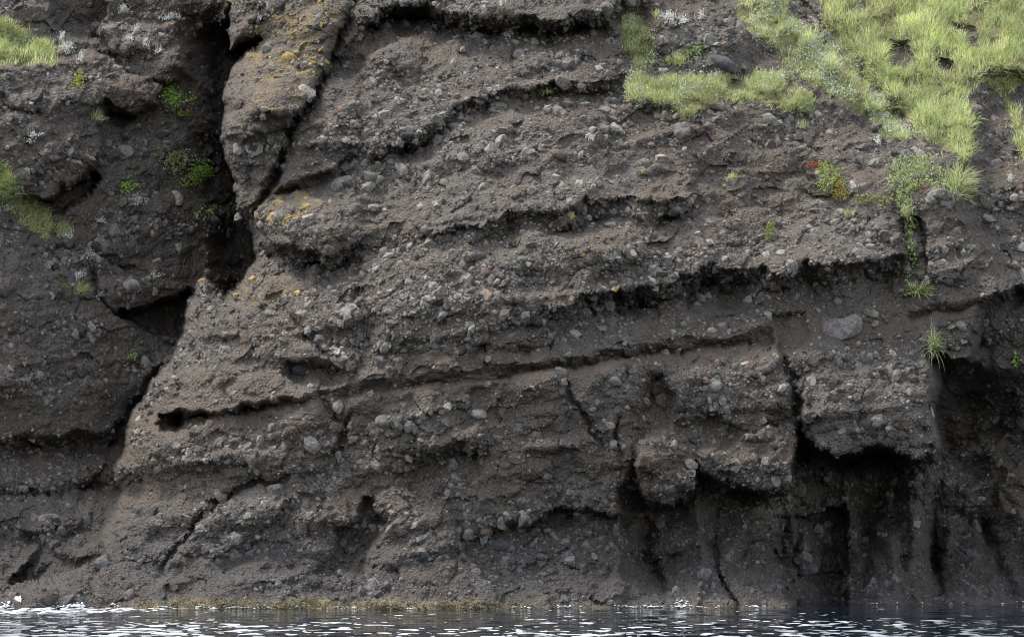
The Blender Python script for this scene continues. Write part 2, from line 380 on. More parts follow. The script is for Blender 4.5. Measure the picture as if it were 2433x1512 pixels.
def unproject(u, v, d):
    k = MPP * (DIST + d) / DIST
    return np.stack([(u - W / 2) * k, d * np.ones_like(u), EYE + (HZ - v) * k], -1)
P = unproject(U0, V0, DEPTH)
def normals(P):
    du = np.empty_like(P); dv = np.empty_like(P)
    du[:, 1:-1] = P[:, 2:] - P[:, :-2]; du[:, 0] = P[:, 1] - P[:, 0]; du[:, -1] = P[:, -1] - P[:, -2]
    dv[1:-1] = P[2:] - P[:-2]; dv[0] = P[1] - P[0]; dv[-1] = P[-1] - P[-2]
    N = np.cross(dv, du); N /= np.linalg.norm(N, axis=-1, keepdims=True) + 1e-12
    return -N if N[NV // 2, NU // 2, 1] > 0 else N
def noise3(Q, seed):
    i = np.floor(Q).astype(np.int64); f = (Q - i).astype(np.float32); f = f * f * (3 - 2 * f)
    T = np.random.default_rng(seed).random((64, 64, 64)).astype(np.float32); o = 0
    for a in (0, 1):
        for b in (0, 1):
            for c in (0, 1):
                w = (f[..., 0] if a else 1 - f[..., 0]) * (f[..., 1] if b else 1 - f[..., 1]) * (f[..., 2] if c else 1 - f[..., 2])
                o = o + w * T[(i[..., 0] + a) & 63, (i[..., 1] + b) & 63, (i[..., 2] + c) & 63]
    return o - 0.5
N = normals(P)
hh = 0.22 * noise3(P / 0.6, 3) + 0.09 * noise3(P / 0.24 + 9.1, 4) + 0.055 * noise3(P / 0.115 + 3.7, 5)
P = P + N * (hh * rough * np.clip(1.9 - 2.0 * np.abs(N[..., 0]), 0.15, 1))[..., None]
N = normals(P)
DEPTH = P[..., 1].astype(np.float32)
def sample(u, v):
    fi = np.interp(u, us, np.arange(NU)); fj = np.interp(v, vs, np.arange(NV))
    i = np.clip(np.floor(fi).astype(int), 0, NU - 2); j = np.clip(np.floor(fj).astype(int), 0, NV - 2)
    a = (fi - i)[..., None]; b = (fj - j)[..., None]
    def bl(F): return (F[j, i] * (1 - a) + F[j, i + 1] * a) * (1 - b) + (F[j + 1, i] * (1 - a) + F[j + 1, i + 1] * a) * b
    n = bl(N); n = n / (np.linalg.norm(n, axis=-1, keepdims=True) + 1e-9)
    return bl(P), n

# ------------------------------------------------------------------ materials
def new_mat(name):
    m = bpy.data.materials.new(name); m.use_nodes = True
    nt = m.node_tree
    return m, nt, nt.nodes, nt.links, nt.nodes['Principled BSDF']

def nd(nt, typ, **kw):
    n = nt.nodes.new(typ)
    for k, v in kw.items():
        if k in n.inputs: n.inputs[k].default_value = v
        else: setattr(n, k, v)
    return n

def mixc(nt, fac, a, b, blend='MIX'):
    m = nt.nodes.new('ShaderNodeMix'); m.data_type = 'RGBA'; m.blend_type = blend
    for sock, val in ((m.inputs[0], fac), (m.inputs[6], a), (m.inputs[7], b)):
        if hasattr(val, 'is_linked'): nt.links.new(val, sock)
        elif isinstance(val, (int, float)): sock.default_value = val
        else: sock.default_value = (*val, 1)
    return m.outputs[2]

def ramp(nt, src, a, b, va=0.0, vb=1.0):
    r = nt.nodes.new('ShaderNodeMapRange'); r.interpolation_type = 'SMOOTHSTEP'
    r.inputs[1].default_value = a; r.inputs[2].default_value = b; r.inputs[3].default_value = va; r.inputs[4].default_value = vb
    nt.links.new(src, r.inputs[0]); return r.outputs[0]

def math_(nt, op, a, b=0.0):
    m = nt.nodes.new('ShaderNodeMath'); m.operation = op
    for s, v in zip(m.inputs, (a, b)):
        if hasattr(v, 'is_linked'): nt.links.new(v, s)
        else: s.default_value = v
    return m.outputs[0]

def noise(nt, co, scale, detail=4, rough_=0.55):
    n = nd(nt, 'ShaderNodeTexNoise', Scale=scale, Detail=detail, Roughness=rough_)
    nt.links.new(co, n.inputs['Vector']); return n.outputs['Fac']

def vor(nt, co, scale, out='Distance', feature='F1'):
    n = nd(nt, 'ShaderNodeTexVoronoi', Scale=scale); n.feature = feature
    nt.links.new(co, n.inputs['Vector']); return n.outputs[out]

def rock_material():
    m, nt, ns, ln, bs = new_mat('volcanic_breccia')
    co = nd(nt, 'ShaderNodeTexCoord').outputs['Object']
    big = noise(nt, co, 0.35, 2); mid = noise(nt, co, 1.9, 4, 0.62); fin = noise(nt, co, 11, 3, 0.65)
    c = mixc(nt, ramp(nt, big, 0.4, 0.62), (0.098, 0.076, 0.057), (0.100, 0.086, 0.071))
    c = mixc(nt, ramp(nt, mid, 0.52, 0.72, 0, 0.65), c, (0.098, 0.070, 0.053))
    c = mixc(nt, ramp(nt, mid, 0.45, 0.30, 0, 0.6), c, (0.050, 0.048, 0.050))
    # gravel grains in the matrix
    def cells(sc):
        n = nd(nt, 'ShaderNodeTexVoronoi', Scale=sc); ln.new(co, n.inputs['Vector'])
        q = nd(nt, 'ShaderNodeSeparateColor'); ln.new(n.outputs['Color'], q.inputs[0]); return n.outputs['Distance'], q.outputs[0]
    d1, k1_ = cells(13); d2, k2_ = cells(29)
    grain = math_(nt, 'MULTIPLY', ramp(nt, k1_, 0.45, 0.9), ramp(nt, d1, 0.55, 0.30))
    c = mixc(nt, math_(nt, 'MULTIPLY', grain, 0.75), c, (0.15, 0.143, 0.135))
    grain2 = math_(nt, 'MULTIPLY', ramp(nt, k2_, 0.5, 1.0), ramp(nt, d2, 0.6, 0.3))
    c = mixc(nt, math_(nt, 'MULTIPLY', grain2, 0.7), c, (0.17, 0.16, 0.148))
    c = mixc(nt, ramp(nt, fin, 0.5, 0.3, 0, 0.55), c, (0.035, 0.031, 0.029))
    st = nd(nt, 'ShaderNodeMapping'); st.inputs['Scale'].default_value = (1.3, 1.3, 0.16); ln.new(co, st.inputs['Vector'])
    stn = noise(nt, st.outputs[0], 1.0, 4, 0.6)
    c = mixc(nt, ramp(nt, stn, 0.58, 0.72, 0, 0.55), c, (0.050, 0.046, 0.046))
    c = mixc(nt, ramp(nt, stn, 0.40, 0.28, 0, 0.45), c, (0.125, 0.098, 0.074))
    # sea-darkened foot, algae strip, lichen, soil
    def att(nm): return nd(nt, 'ShaderNodeAttribute', attribute_name=nm).outputs['Fac']
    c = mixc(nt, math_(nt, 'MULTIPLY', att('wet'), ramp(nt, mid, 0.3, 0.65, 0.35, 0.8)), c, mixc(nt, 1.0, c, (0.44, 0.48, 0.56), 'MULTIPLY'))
    c = mixc(nt, math_(nt, 'MULTIPLY', att('algae'), ramp(nt, fin, 0.40, 0.55)), c, (0.21, 0.18, 0.11))
    c = mixc(nt, math_(nt, 'MULTIPLY', att('seam'), 0.75), c, (0.105, 0.081, 0.062))
    lich = math_(nt, 'MULTIPLY', att('lichen'), ramp(nt, mid, 0.50, 0.60))
    c = mixc(nt, math_(nt, 'MULTIPLY', lich, 0.8), c, (0.24, 0.175, 0.055))
    c = mixc(nt, math_(nt, 'MULTIPLY', att('lichen'), ramp(nt, mid, 0.4, 0.6, 0.1, 0.6)), c, (0.145, 0.115, 0.078))
    c = mixc(nt, math_(nt, 'MULTIPLY', att('soil'), ramp(nt, mid, 0.3, 0.5, 0.5, 0.95)), c, (0.17, 0.165, 0.07))
    ln.new(c, bs.inputs['Base Color'])
    bs.inputs['Roughness'].default_value = 0.9
    bs.inputs['Specular IOR Level'].default_value = 0.25
    h = math_(nt, 'ADD', math_(nt, 'MULTIPLY', fin, 0.09), math_(nt, 'MULTIPLY', d1, -0.07))
    h = math_(nt, 'ADD', h, math_(nt, 'MULTIPLY', d2, -0.025))
    b = nd(nt, 'ShaderNodeBump', Strength=0.9, Distance=1.0); ln.new(h, b.inputs['Height']); ln.new(b.outputs[0], bs.inputs['Normal'])
    return m

def stone_material(name, use_attr):
    m, nt, ns, ln, bs = new_mat(name)
    co = nd(nt, 'ShaderNodeNewGeometry').outputs['Position']
    if use_attr: base_c = nd(nt, 'ShaderNodeAttribute', attribute_name='tint').outputs['Color']
    else: base_c = nd(nt, 'ShaderNodeObjectInfo').outputs['Color']
    a = noise(nt, co, 8, 4, 0.7); f = a
    c = mixc(nt, ramp(nt, a, 0.35, 0.62), mixc(nt, 1.0, base_c, (0.62, 0.60, 0.60), 'MULTIPLY'), mixc(nt, 1.0, base_c, (1.15, 1.13, 1.10), 'MULTIPLY'))
    ln.new(c, bs.inputs['Base Color'])
    bs.inputs['Roughness'].default_value = 0.88; bs.inputs['Specular IOR Level'].default_value = 0.3
    h = math_(nt, 'MULTIPLY', a, 0.12)
    b = nd(nt, 'ShaderNodeBump', Strength=0.8, Distance=1.0); ln.new(h, b.inputs['Height']); ln.new(b.outputs[0], bs.inputs['Normal'])
    return m

def leaf_material():
    m, nt, ns, ln, bs = new_mat('leaf')
    c = nd(nt, 'ShaderNodeAttribute', attribute_name='tint').outputs['Color']
    ln.new(c, bs.inputs['Base Color'])
    bs.inputs['Roughness'].default_value = 0.7; bs.inputs['Specular IOR Level'].default_value = 0.25
    tr = nd(nt, 'ShaderNodeBsdfTranslucent'); ln.new(c, tr.inputs['Color'])
    mx = nd(nt, 'ShaderNodeMixShader'); mx.inputs[0].default_value = 0.35
    ln.new(bs.outputs[0], mx.inputs[1]); ln.new(tr.outputs[0], mx.inputs[2])
    ln.new(mx.outputs[0], ns['Material Output'].inputs['Surface'])
    return m

def foam_material():
    m, nt, ns, ln, bs = new_mat('sea_foam')
    bs.inputs['Base Color'].default_value = (0.82, 0.84, 0.86, 1); bs.inputs['Roughness'].default_value = 0.6
    return m

def water_material():
    m, nt, ns, ln, bs = new_mat('sea_water')
    bs.inputs['Base Color'].default_value = (0.004, 0.008, 0.014, 1)
    bs.inputs['IOR'].default_value = 1.333
    co = nd(nt, 'ShaderNodeTexCoord').outputs['Object']
    def mapped(sx, sy, rz=0.0):
        mp = nd(nt, 'ShaderNodeMapping'); mp.inputs['Scale'].default_value = (sx, sy, 1); mp.inputs['Rotation'].default_value = (0, 0, rz)
        ln.new(co, mp.inputs['Vector']); return mp.outputs[0]
    sep = nd(nt, 'ShaderNodeSeparateXYZ'); ln.new(co, sep.inputs[0])
    rip = noise(nt, mapped(1.3, 0.9), 1.0, 3, 0.6); rip2 = noise(nt, mapped(1.1, 1.3, 0.5), 1.0, 3, 0.6)
    crest = noise(nt, mapped(1.75, 0.85, 0.10), 1.0, 1.2, 0.5)
    crest = math_(nt, 'MAXIMUM', crest, math_(nt, 'SUBTRACT', noise(nt, mapped(3.2, 1.5, -0.07), 1.0, 1.0, 0.5), 0.045))
    big = noise(nt, mapped(0.16, 0.10), 1.0, 1, 0.5)
    # the wind reaches the water only away from the foot of the cliff
    open_ = ramp(nt, sep.outputs['Y'], -2.0, -18.0, -0.13, 0.05)
    lee = ramp(nt, sep.outputs['X'], -13.0, -3.0, 0.06, 0.0)
    lvl = math_(nt, 'ADD', crest, math_(nt, 'ADD', open_, lee))
    lvl = math_(nt, 'ADD', lvl, math_(nt, 'MULTIPLY', math_(nt, 'SUBTRACT', big, 0.5), 0.34))
    pk = ramp(nt, lvl, 0.610, 0.660)
    # wave faces: slope of the surface along and across the shore
    hx = math_(nt, 'ADD', math_(nt, 'MULTIPLY', pk, 0.47), math_(nt, 'MULTIPLY', math_(nt, 'SUBTRACT', rip2, 0.5), 0.25))
    hy = math_(nt, 'ADD', math_(nt, 'MULTIPLY', pk, 0.97), math_(nt, 'MULTIPLY', math_(nt, 'SUBTRACT', rip, 0.5), 0.30))
    cb = nd(nt, 'ShaderNodeCombineXYZ'); ln.new(math_(nt, 'MULTIPLY', hx, -1.0), cb.inputs[0]); ln.new(math_(nt, 'MULTIPLY', hy, -1.0), cb.inputs[1]); cb.inputs[2].default_value = 1
    vn = nd(nt, 'ShaderNodeVectorMath'); vn.operation = 'NORMALIZE'; ln.new(cb.outputs[0], vn.inputs[0])
    ln.new(ramp(nt, pk, 0.0, 0.5, 0.07, 0.23), bs.inputs['Roughness'])
    bs.inputs['Specular Tint'].default_value = (0.66, 0.78, 0.95, 1)
    ln.new(vn.outputs[0], bs.inputs['Normal'])
    return m

M_ROCK = rock_material(); M_STONE = stone_material('clast', False); M_STONES = stone_material('clasts', True)
M_LEAF = leaf_material(); M_FOAM = foam_material(); M_WATER = water_material()

# ------------------------------------------------------------------ object helpers
def tag(o, label=None, cat=None, group=None, kind=None):
    if label: o['label'] = label
    if cat: o['category'] = cat
    if group: o['group'] = group
    if kind: o['kind'] = kind
    return o

def link(name, mesh, parent=None):
    o = bpy.data.objects.new(name, mesh); COL.objects.link(o)
    if parent is not None: o.parent = parent
    return o

def np_mesh(name, verts, tris=None, quads=None, mat=None, tint=None, attrs=None, normals=None, smooth=False):
    me = bpy.data.meshes.new(name)
    verts = np.asarray(verts, np.float32).reshape(-1, 3)
    loops = []; starts = []; k = 0
    if quads is not None and len(quads):
        loops.append(np.asarray(quads, np.int32).ravel()); starts.append(np.arange(len(quads), dtype=np.int32) * 4); k = len(quads) * 4
    if tris is not None and len(tris):
        loops.append(np.asarray(tris, np.int32).ravel()); starts.append(k + np.arange(len(tris), dtype=np.int32) * 3)
    loops = np.concatenate(loops); starts = np.concatenate(starts)
    me.vertices.add(len(verts)); me.vertices.foreach_set('co', verts.ravel())
    me.loops.add(len(loops)); me.loops.foreach_set('vertex_index', loops)
    me.polygons.add(len(starts)); me.polygons.foreach_set('loop_start', starts)
    me.update(calc_edges=True)
    me.polygons.foreach_set('use_smooth', np.full(len(starts), smooth, bool))
    if tint is not None:
        a = me.attributes.new('tint', 'FLOAT_COLOR', 'POINT')
        a.data.foreach_set('color', np.concatenate([tint, np.ones((len(tint), 1))], 1).astype(np.float32).ravel())
    for nm, arr in (attrs or {}).items():
        a = me.attributes.new(nm, 'FLOAT', 'POINT'); a.data.foreach_set('value', np.asarray(arr, np.float32).ravel())
    if mat: me.materials.append(mat)
    if normals is not None: me.normals_split_custom_set_from_vertices(np.asarray(normals, np.float32).reshape(-1, 3))
    return me

# ------------------------------------------------------------------ surface masks
def pmask(polys, soft=16):
    o = np.zeros(U0.shape, np.float32)
    for p in polys:
        s = pbox(p, soft + 20)
        o[s] = np.maximum(o[s], sstep(-soft / 2, soft / 2, sdf(p, U[s], V[s])))
    return o
GRASS_MAIN = [(1890, -300), (2900, -300), (2900, 150), (2432, 200), (2400, 215), (2350, 205), (2305, 205), (2285, 240), (2318, 330), (2290, 388), (2235, 350), (2180, 310), (2110, 235), (2040, 150), (1960, 60)]
GRASS_STRIP = [(1735, -300), (1890, -300), (1880, 20), (1960, 100), (2050, 205), (2120, 270), (2170, 325), (2150, 335), (2085, 305), (2060, 285), (1990, 240), (1900, 170), (1830, 110), (1770, 70), (1750, 40)]
GRASS_LEDGE = [(1485, 195), (1500, 172), (1560, 190), (1640, 190), (1700, 175), (1750, 200), (1800, 170), (1860, 180), (1935, 225), (1930, 255), (1860, 265), (1790, 235), (1720, 230), (1660, 262), (1625, 292), (1595, 270), (1540, 235), (1485, 225)]
GRASS_CHUTE = [(1478, 45), (1510, 45), (1540, 75), (1560, 130), (1548, 165), (1515, 175), (1500, 140), (1480, 100)]
GRASS_EDGE = [(2375, 215), (2400, 225), (2432, 285), (2470, 350), (2470, 420), (2432, 380), (2395, 290)]
GRASS_LT = [(-80, 50), (0, 50), (35, 70), (65, 98), (118, 104), (140, 150), (80, 150), (0, 150), (-80, 156)]
GRASS_LM = [(-60, 380), (0, 380), (35, 432), (82, 482), (122, 528), (116, 572), (66, 545), (14, 490), (-60, 470)]
HOLLOWS = [[(2105, 95), (2160, 95), (2178, 150), (2150, 165), (2105, 150)], [(2225, 138), (2275, 145), (2290, 185), (2235, 168)], [(2268, 52), (2312, 66), (2330, 118), (2300, 112)],
           [(2000, 20), (2050, 10), (2060, 40), (2020, 45)], [(1660, 120), (1740, 110), (1790, 160), (1740, 178), (1670, 150)]]
gm = pmask([GRASS_MAIN, GRASS_STRIP, GRASS_LEDGE, GRASS_CHUTE, GRASS_EDGE, GRASS_LT, GRASS_LM])
hol = pmask(HOLLOWS, 10)
soil = gm * (1 - 0.8 * hol)
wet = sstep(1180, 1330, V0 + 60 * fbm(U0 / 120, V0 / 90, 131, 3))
shore_band = np.interp(U0[0], [0, 250, 340, 480, 760, 900, 1150, 1230, 1500, 1900, 2432], [0, 0, .6, 1, 1, .8, .7, .25, .25, .2, .05])[None, :]
algae = sstep(1415, 1436, V0 + 14 * fbm(U0 / 40, V0 / 20, 141, 3)) * shore_band
lichen = np.maximum(pmask([[(600, 90), (640, 40), (720, -20), (840, -30), (830, 30), (795, 90), (770, 165), (720, 230), (650, 280), (600, 250), (580, 170)],
                 [(597, 500), (622, 478), (700, 460), (770, 478), (770, 520), (690, 530), (640, 525), (605, 530)]], 50) * 1.0,
                 0.6 * pmask([[(560, 660), (640, 660), (720, 690), (640, 730), (560, 720)]], 40))
seam = np.exp(-((V - np.interp(U, [300, 410, 720, 870, 1170, 1400, 1840, 2150, 2405], [1000, 990, 945, 935, 898, 868, 806, 752, 702])) / 26) ** 2) * (1 - tL) * sstep(2420, 2300, U0)
ATTR = {'soil': soil, 'wet': wet, 'algae': algae, 'lichen': lichen, 'seam': seam}

# ------------------------------------------------------------------ split the survey into rock bodies
fu = 0.25 * (U[:-1, :-1] + U[1:, :-1] + U[:-1, 1:] + U[1:, 1:]); fv = 0.25 * (V[:-1, :-1] + V[1:, :-1] + V[:-1, 1:] + V[1:, 1:])
body = np.full(fu.shape, 3, np.int16)          # 3 = middle bed
REG = ['gully_wall', 'rib', 'upper_bed', 'middle_bed', 'lower_bed', 'hanging_block', 'hanging_block', 'hanging_block', 'toe', 'cave_wall', 'slope', 'gully_shelf']
lineA = np.interp(fu, [500, 845, 1035, 1170, 1480, 1900, 2400], [470, 378, 296, 230, 190, 300, 500])
lineB = np.interp(fu, [300, 410, 720, 870, 1170, 1400, 1840, 2150, 2405], [995, 985, 940, 930, 893, 862, 800, 748, 698])
lineC = np.interp(fu, [200, 500, 760, 1100, 1216, 1323, 1468, 1600, 1780, 1900], [1120, 1110, 1140, 1275, 1238, 1206, 1201, 1192, 1165, 1140])
body[fv < lineA] = 2
body[fv > lineB] = 4
body[fv > lineC] = 8
def put(poly, k): body[sdf(poly, fu, fv) > 0] = k
put([(2405, 690), (3000, 680), (3000, 1700), (1860, 1700), (1868, 1390), (1845, 1320), (1850, 1240), (1892, 1165), (1892, 1000), (1950, 1058), (2040, 1062), (2155, 1074), (2222, 1052), (2212, 900), (2206, 845), (2260, 860), (2330, 735)], 9)
put([(1895, 1000), (1910, 860), (1912, 795), (2150, 748), (2190, 744), (2206, 840), (2212, 900), (2224, 1000), (2222, 1052), (2182, 1088), (2155, 1075), (2100, 1060), (2040, 1064), (1990, 1080), (1950, 1060)], 5)
put([(1655, 1078), (1740, 1045), (1765, 1040), (1862, 1000), (1893, 1060), (1894, 1130), (1872, 1160), (1780, 1165), (1712, 1152), (1672, 1120)], 6)
put([(1508, 1062), (1560, 1040), (1622, 1050), (1655, 1090), (1658, 1142), (1630, 1168), (1600, 1192), (1530, 1176), (1503, 1112)], 7)
put([(400, -900), (865, -900), (846, 10), (800, 95), (788, 172), (740, 235), (696, 310), (668, 395), (622, 480), (585, 540), (400, 560)], 1)
put([(1735, -900), (3500, -900), (3500, 420), (2432, 380), (2395, 290), (2300, 185), (2318, 330), (2290, 388), (2235, 350), (2160, 335), (2060, 290), (1830, 115), (1750, 40)], 10)
body[sdf(LEFT, U0[:-1, :-1] + .75 * (fu - U0[:-1, :-1]), V0[:-1, :-1] + .75 * (fv - V0[:-1, :-1])) > 0] = 0
shelf_poly = [(-600, 1395), (0, 1394), (60, 1380), (120, 1366), (190, 1346), (232, 1350), (260, 1700), (-600, 1700)]
body[(body == 0) & (sdf(shelf_poly, fu, fv) > 0)] = 11

def root(name, label, loc=(0, 0, 0), kind='structure'):
    o = bpy.data.objects.new(name, None); COL.objects.link(o); o.location = loc; o.empty_display_size = 1
    return tag(o, label, None, None, kind)
cliff = root('cliff', 'dark brown sea cliff of stony volcanic beds with overhanging ledges')
gully = root('gully_wall', 'shaded bluish rock wall of the gully left of the lichen-topped buttress')
cave = root('cave_wall', 'black recessed rock wall and sea cave under the overhanging block at lower right')
slope = root('grass_slope', 'steep earth slope carrying the grass at upper right')
OWNER = {0: gully, 11: gully, 9: cave, 10: slope}
PART_LABEL = {1: 'pale lichen-stained buttress rib', 2: 'upper bed above the winding ledge', 3: 'stony middle bed', 4: 'lower bed under the straight bedding crack',
              5: 'large overhanging block above the sea cave', 6: 'hanging block with a rounded snout', 7: 'small rounded hanging block', 8: 'grey foot of the cliff at the sea',
              11: 'low rock shelf at the water'}
PART_NAME = {0: 'wall_face', 1: 'buttress', 2: 'rock_bed', 3: 'rock_bed', 4: 'rock_bed', 5: 'hanging_block', 6: 'hanging_block', 7: 'hanging_block', 8: 'cliff_foot', 9: 'wall_face', 10: 'slope_face', 11: 'rock_shelf'}
idx = np.arange(NV * NU, dtype=np.int64).reshape(NV, NU)
quads_all = np.stack([idx[:-1, :-1], idx[1:, :-1], idx[1:, 1:], idx[:-1, 1:]], -1)
Pf = P.reshape(-1, 3); Nf = N.reshape(-1, 3)
bodies = {}
for k in range(12):
    q = quads_all[body == k]
    if not len(q): continue
    used, inv = np.unique(q.ravel(), return_inverse=True)
    me = np_mesh(PART_NAME[k], Pf[used], quads=inv.reshape(-1, 4), mat=M_ROCK, smooth=True, normals=Nf[used],
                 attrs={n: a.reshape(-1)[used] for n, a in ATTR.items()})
    o = link(PART_NAME[k], me, OWNER.get(k, cliff))
    if k in PART_LABEL: o['label'] = PART_LABEL[k]
    bodies[k] = o
def body_at(u, v):
    i = np.clip(np.searchsorted(us, u) - 1, 0, NU - 2); j = np.clip(np.searchsorted(vs, v) - 1, 0, NV - 2)
    return body[j, i]
def grid_at(F, u, v):
    i = np.clip(np.searchsorted(us, u) - 1, 0, NU - 1); j = np.clip(np.searchsorted(vs, v) - 1, 0, NV - 1)
    return F[j, i]

# ------------------------------------------------------------------ stones
def ico(sub):
    import bmesh
    bm = bmesh.new(); bmesh.ops.create_icosphere(bm, subdivisions=sub, radius=1.0)
    v = np.array([x.co[:] for x in bm.verts], np.float32); f = np.array([[x.index for x in t.verts] for t in bm.faces], np.int32)
    bm.free(); return v, f
def stone_shape(sub, seed, cuts=11, hr=(0.42, 0.8)):
    r = np.random.default_rng(seed); v, f = ico(sub); v = v.copy()
    for _ in range(cuts):
        n = r.normal(size=3); n /= np.linalg.norm(n); h = r.uniform(*hr)
        d = v @ n; m = d > h; v[m] -= np.outer((d[m] - h) * 0.92, n)
    if sub > 2:
        w = r.normal(size=(12, 3)) * 3.2; ph = r.uniform(0, 6.28, 12)
        v = v * (1 + 0.035 * np.sin(v @ w.T + ph).sum(1, keepdims=True)) + 0.012 * r.normal(size=v.shape)
    else: v *= (1 + 0.10 * r.normal(size=(len(v), 1)) * (0.5 if sub > 1 else 0.8))
    v *= np.array([1.0, r.uniform(0.62, 0.95), r.uniform(0.55, 0.9)])
    return v / np.abs(v).max(), f
BIGS = [stone_shape(2, 100 + i) for i in range(18)]
MIDS = [stone_shape(1, 200 + i, 6) for i in range(24)]
PEBS = [stone_shape(0 if False else 1, 300 + i, 4) for i in range(2)]
def octa(seed):
    r = np.random.default_rng(seed); t = (1 + 5 ** .5) / 2
    v = np.array([(-1, t, 0), (1, t, 0), (-1, -t, 0), (1, -t, 0), (0, -1, t), (0, 1, t), (0, -1, -t), (0, 1, -t), (t, 0, -1), (t, 0, 1), (-t, 0, -1), (-t, 0, 1)], float)
    f = np.array([(0, 11, 5), (0, 5, 1), (0, 1, 7), (0, 7, 10), (0, 10, 11), (1, 5, 9), (5, 11, 4), (11, 10, 2), (10, 7, 6), (7, 1, 8), (3, 9, 4), (3, 4, 2), (3, 2, 6), (3, 6, 8), (3, 8, 9), (4, 9, 5), (2, 4, 11), (6, 2, 10), (8, 6, 7), (9, 8, 1)])
    v = v / np.linalg.norm(v[0]) * (1 + 0.18 * r.normal(size=(12, 1)))
    return v * np.array([1, r.uniform(.6, .95), r.uniform(.5, .9)]), f
PEBS = [octa(i) for i in range(12)]

def density(u, v):
    d = 0.50 + 2.1 * fbm(u / 170, (v + 0.13 * u) / 48, 151, 3)
    d = d + 0.75 * (sdf([(560, 640), (860, 590), (1350, 560), (1560, 590), (1578, 690), (1400, 740), (1200, 800), (900, 840), (700, 800), (520, 780), (450, 720)], u, v) > 0)
    d = d + 0.35 * ((v < 500) & (u > 850) & (u < 1750))
    d = d + 0.3 * (sdf([(1560, 520), (2150, 540), (2160, 630), (1600, 690)], u, v) > 0)
    d = d + 0.4 * (sdf([(1950, 820), (2200, 820), (2210, 1040), (1950, 1000)], u, v) > 0)
    bl = np.interp(u, [300, 410, 720, 870, 1170, 1400, 1840, 2150, 2405], [995, 985, 940, 930, 893, 862, 800, 748, 698])
    d = d - 1.1 * np.exp(-((v - bl - 4) / 40) ** 2)
    d = np.where((v > bl + 20) & (v < 1120), d - 0.05, d)
    d = np.where(v > 1180, d - 0.05, d)
    d = np.where(v > 1400, d - 0.15, d)
    return np.clip(d, np.where((u > 1450) & (v > 1120), 0.55, 0.12), 1.6)

def scatter(n, rmin, power, rmax):
    u = rng.uniform(-160, W + 160, n); v = rng.uniform(-150, 1440, n)
    keep_ = rng.random(n) * 1.5 < density(u, v)
    keep_ &= grid_at(gm * (1 - 0.7 * hol), u, v) < 0.4 * rng.random(n) + 0.15
    u, v = u[keep_], v[keep_]
    r = np.minimum(rmin * rng.random(len(u)) ** (-power), rmax) * (1 + 0.9 * fbm(u / 120, (v + .13 * u) / 40, 157, 2)).clip(.7, 1.5)
    return u, v, r

def palette(n, u, v):
    g = rng.normal(0, 1, n)
    base_c = np.array([0.172, 0.159, 0.141])[None] * (1 + 0.30 * g[:, None]).clip(0.4, 1.8)
    k = rng.random(n)
    dark = k < 0.22; base_c[dark] = np.array([0.078, 0.070, 0.064]) * (1 + 0.2 * g[dark, None]).clip(.5, 1.5)
    red = (k > 0.90) & (k < 0.95); base_c[red] = np.array([0.17, 0.125, 0.10]) * (1 + 0.2 * g[red, None]).clip(.5, 1.5)
    pale = k > 0.96; base_c[pale] = np.array([0.25, 0.235, 0.205]) * (1 + 0.15 * g[pale, None]).clip(.6, 1.4)
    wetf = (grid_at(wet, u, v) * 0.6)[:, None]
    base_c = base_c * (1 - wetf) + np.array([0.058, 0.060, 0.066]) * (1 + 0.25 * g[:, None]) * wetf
    lic = grid_at(lichen, u, v); yl = rng.random(n) < lic * 0.42
    yl2 = rng.random(n) < 0.006
    yl = yl | (yl2 & (v > 380) & (v < 720) & (u > 560))
    base_c[yl] = np.array([0.29, 0.215, 0.085]) * (1 + 0.2 * g[yl, None]).clip(.5, 1.4)
    return base_c.clip(0.02, 0.5)

def placement(u, v, r, sink):
    p, n = sample(u, v)
    d = grid_at(DEPTH, u, v); rm = r * MPP * (DIST + d) / DIST
    return p - n * (rm * sink)[:, None], n, rm

def mass(name, shapes, u, v, r, sink, parent, label=None):
    cnt = len(u)
    if not cnt: return None
    pos, nrm, rm = placement(u, v, r, sink)
    tint = palette(cnt, u, v)
    which = rng.integers(0, len(shapes), cnt)
    VV, FF, TT = [], [], []; off = 0
    q = rng.normal(size=(cnt, 4)); q /= np.linalg.norm(q, axis=1, keepdims=True)
    w_, x, y, z = q.T
    R = np.stack([np.stack([1 - 2 * (y * y + z * z), 2 * (x * y - z * w_), 2 * (x * z + y * w_)], -1),
                  np.stack([2 * (x * y + z * w_), 1 - 2 * (x * x + z * z), 2 * (y * z - x * w_)], -1),
                  np.stack([2 * (x * z - y * w_), 2 * (y * z + x * w_), 1 - 2 * (x * x + y * y)], -1)], 1)
    for k, (sv, sf) in enumerate(shapes):
        m = which == k
        if not m.any(): continue
        vv = np.einsum('nij,vj->nvi', R[m], sv) * rm[m][:, None, None] + pos[m][:, None, :]
        c = m.sum()
        FF.append((sf[None] + (np.arange(c) * len(sv))[:, None, None] + off).reshape(-1, 3)); off += c * len(sv)
        VV.append(vv.reshape(-1, 3)); TT.append(np.repeat(tint[m], len(sv), 0))
    me = np_mesh(name, np.concatenate(VV), tris=np.concatenate(FF), mat=M_STONES, tint=np.concatenate(TT), smooth=False)
    o = link(name, me, parent); o['kind'] = 'stuff'
    if label: o['label'] = label
    return o

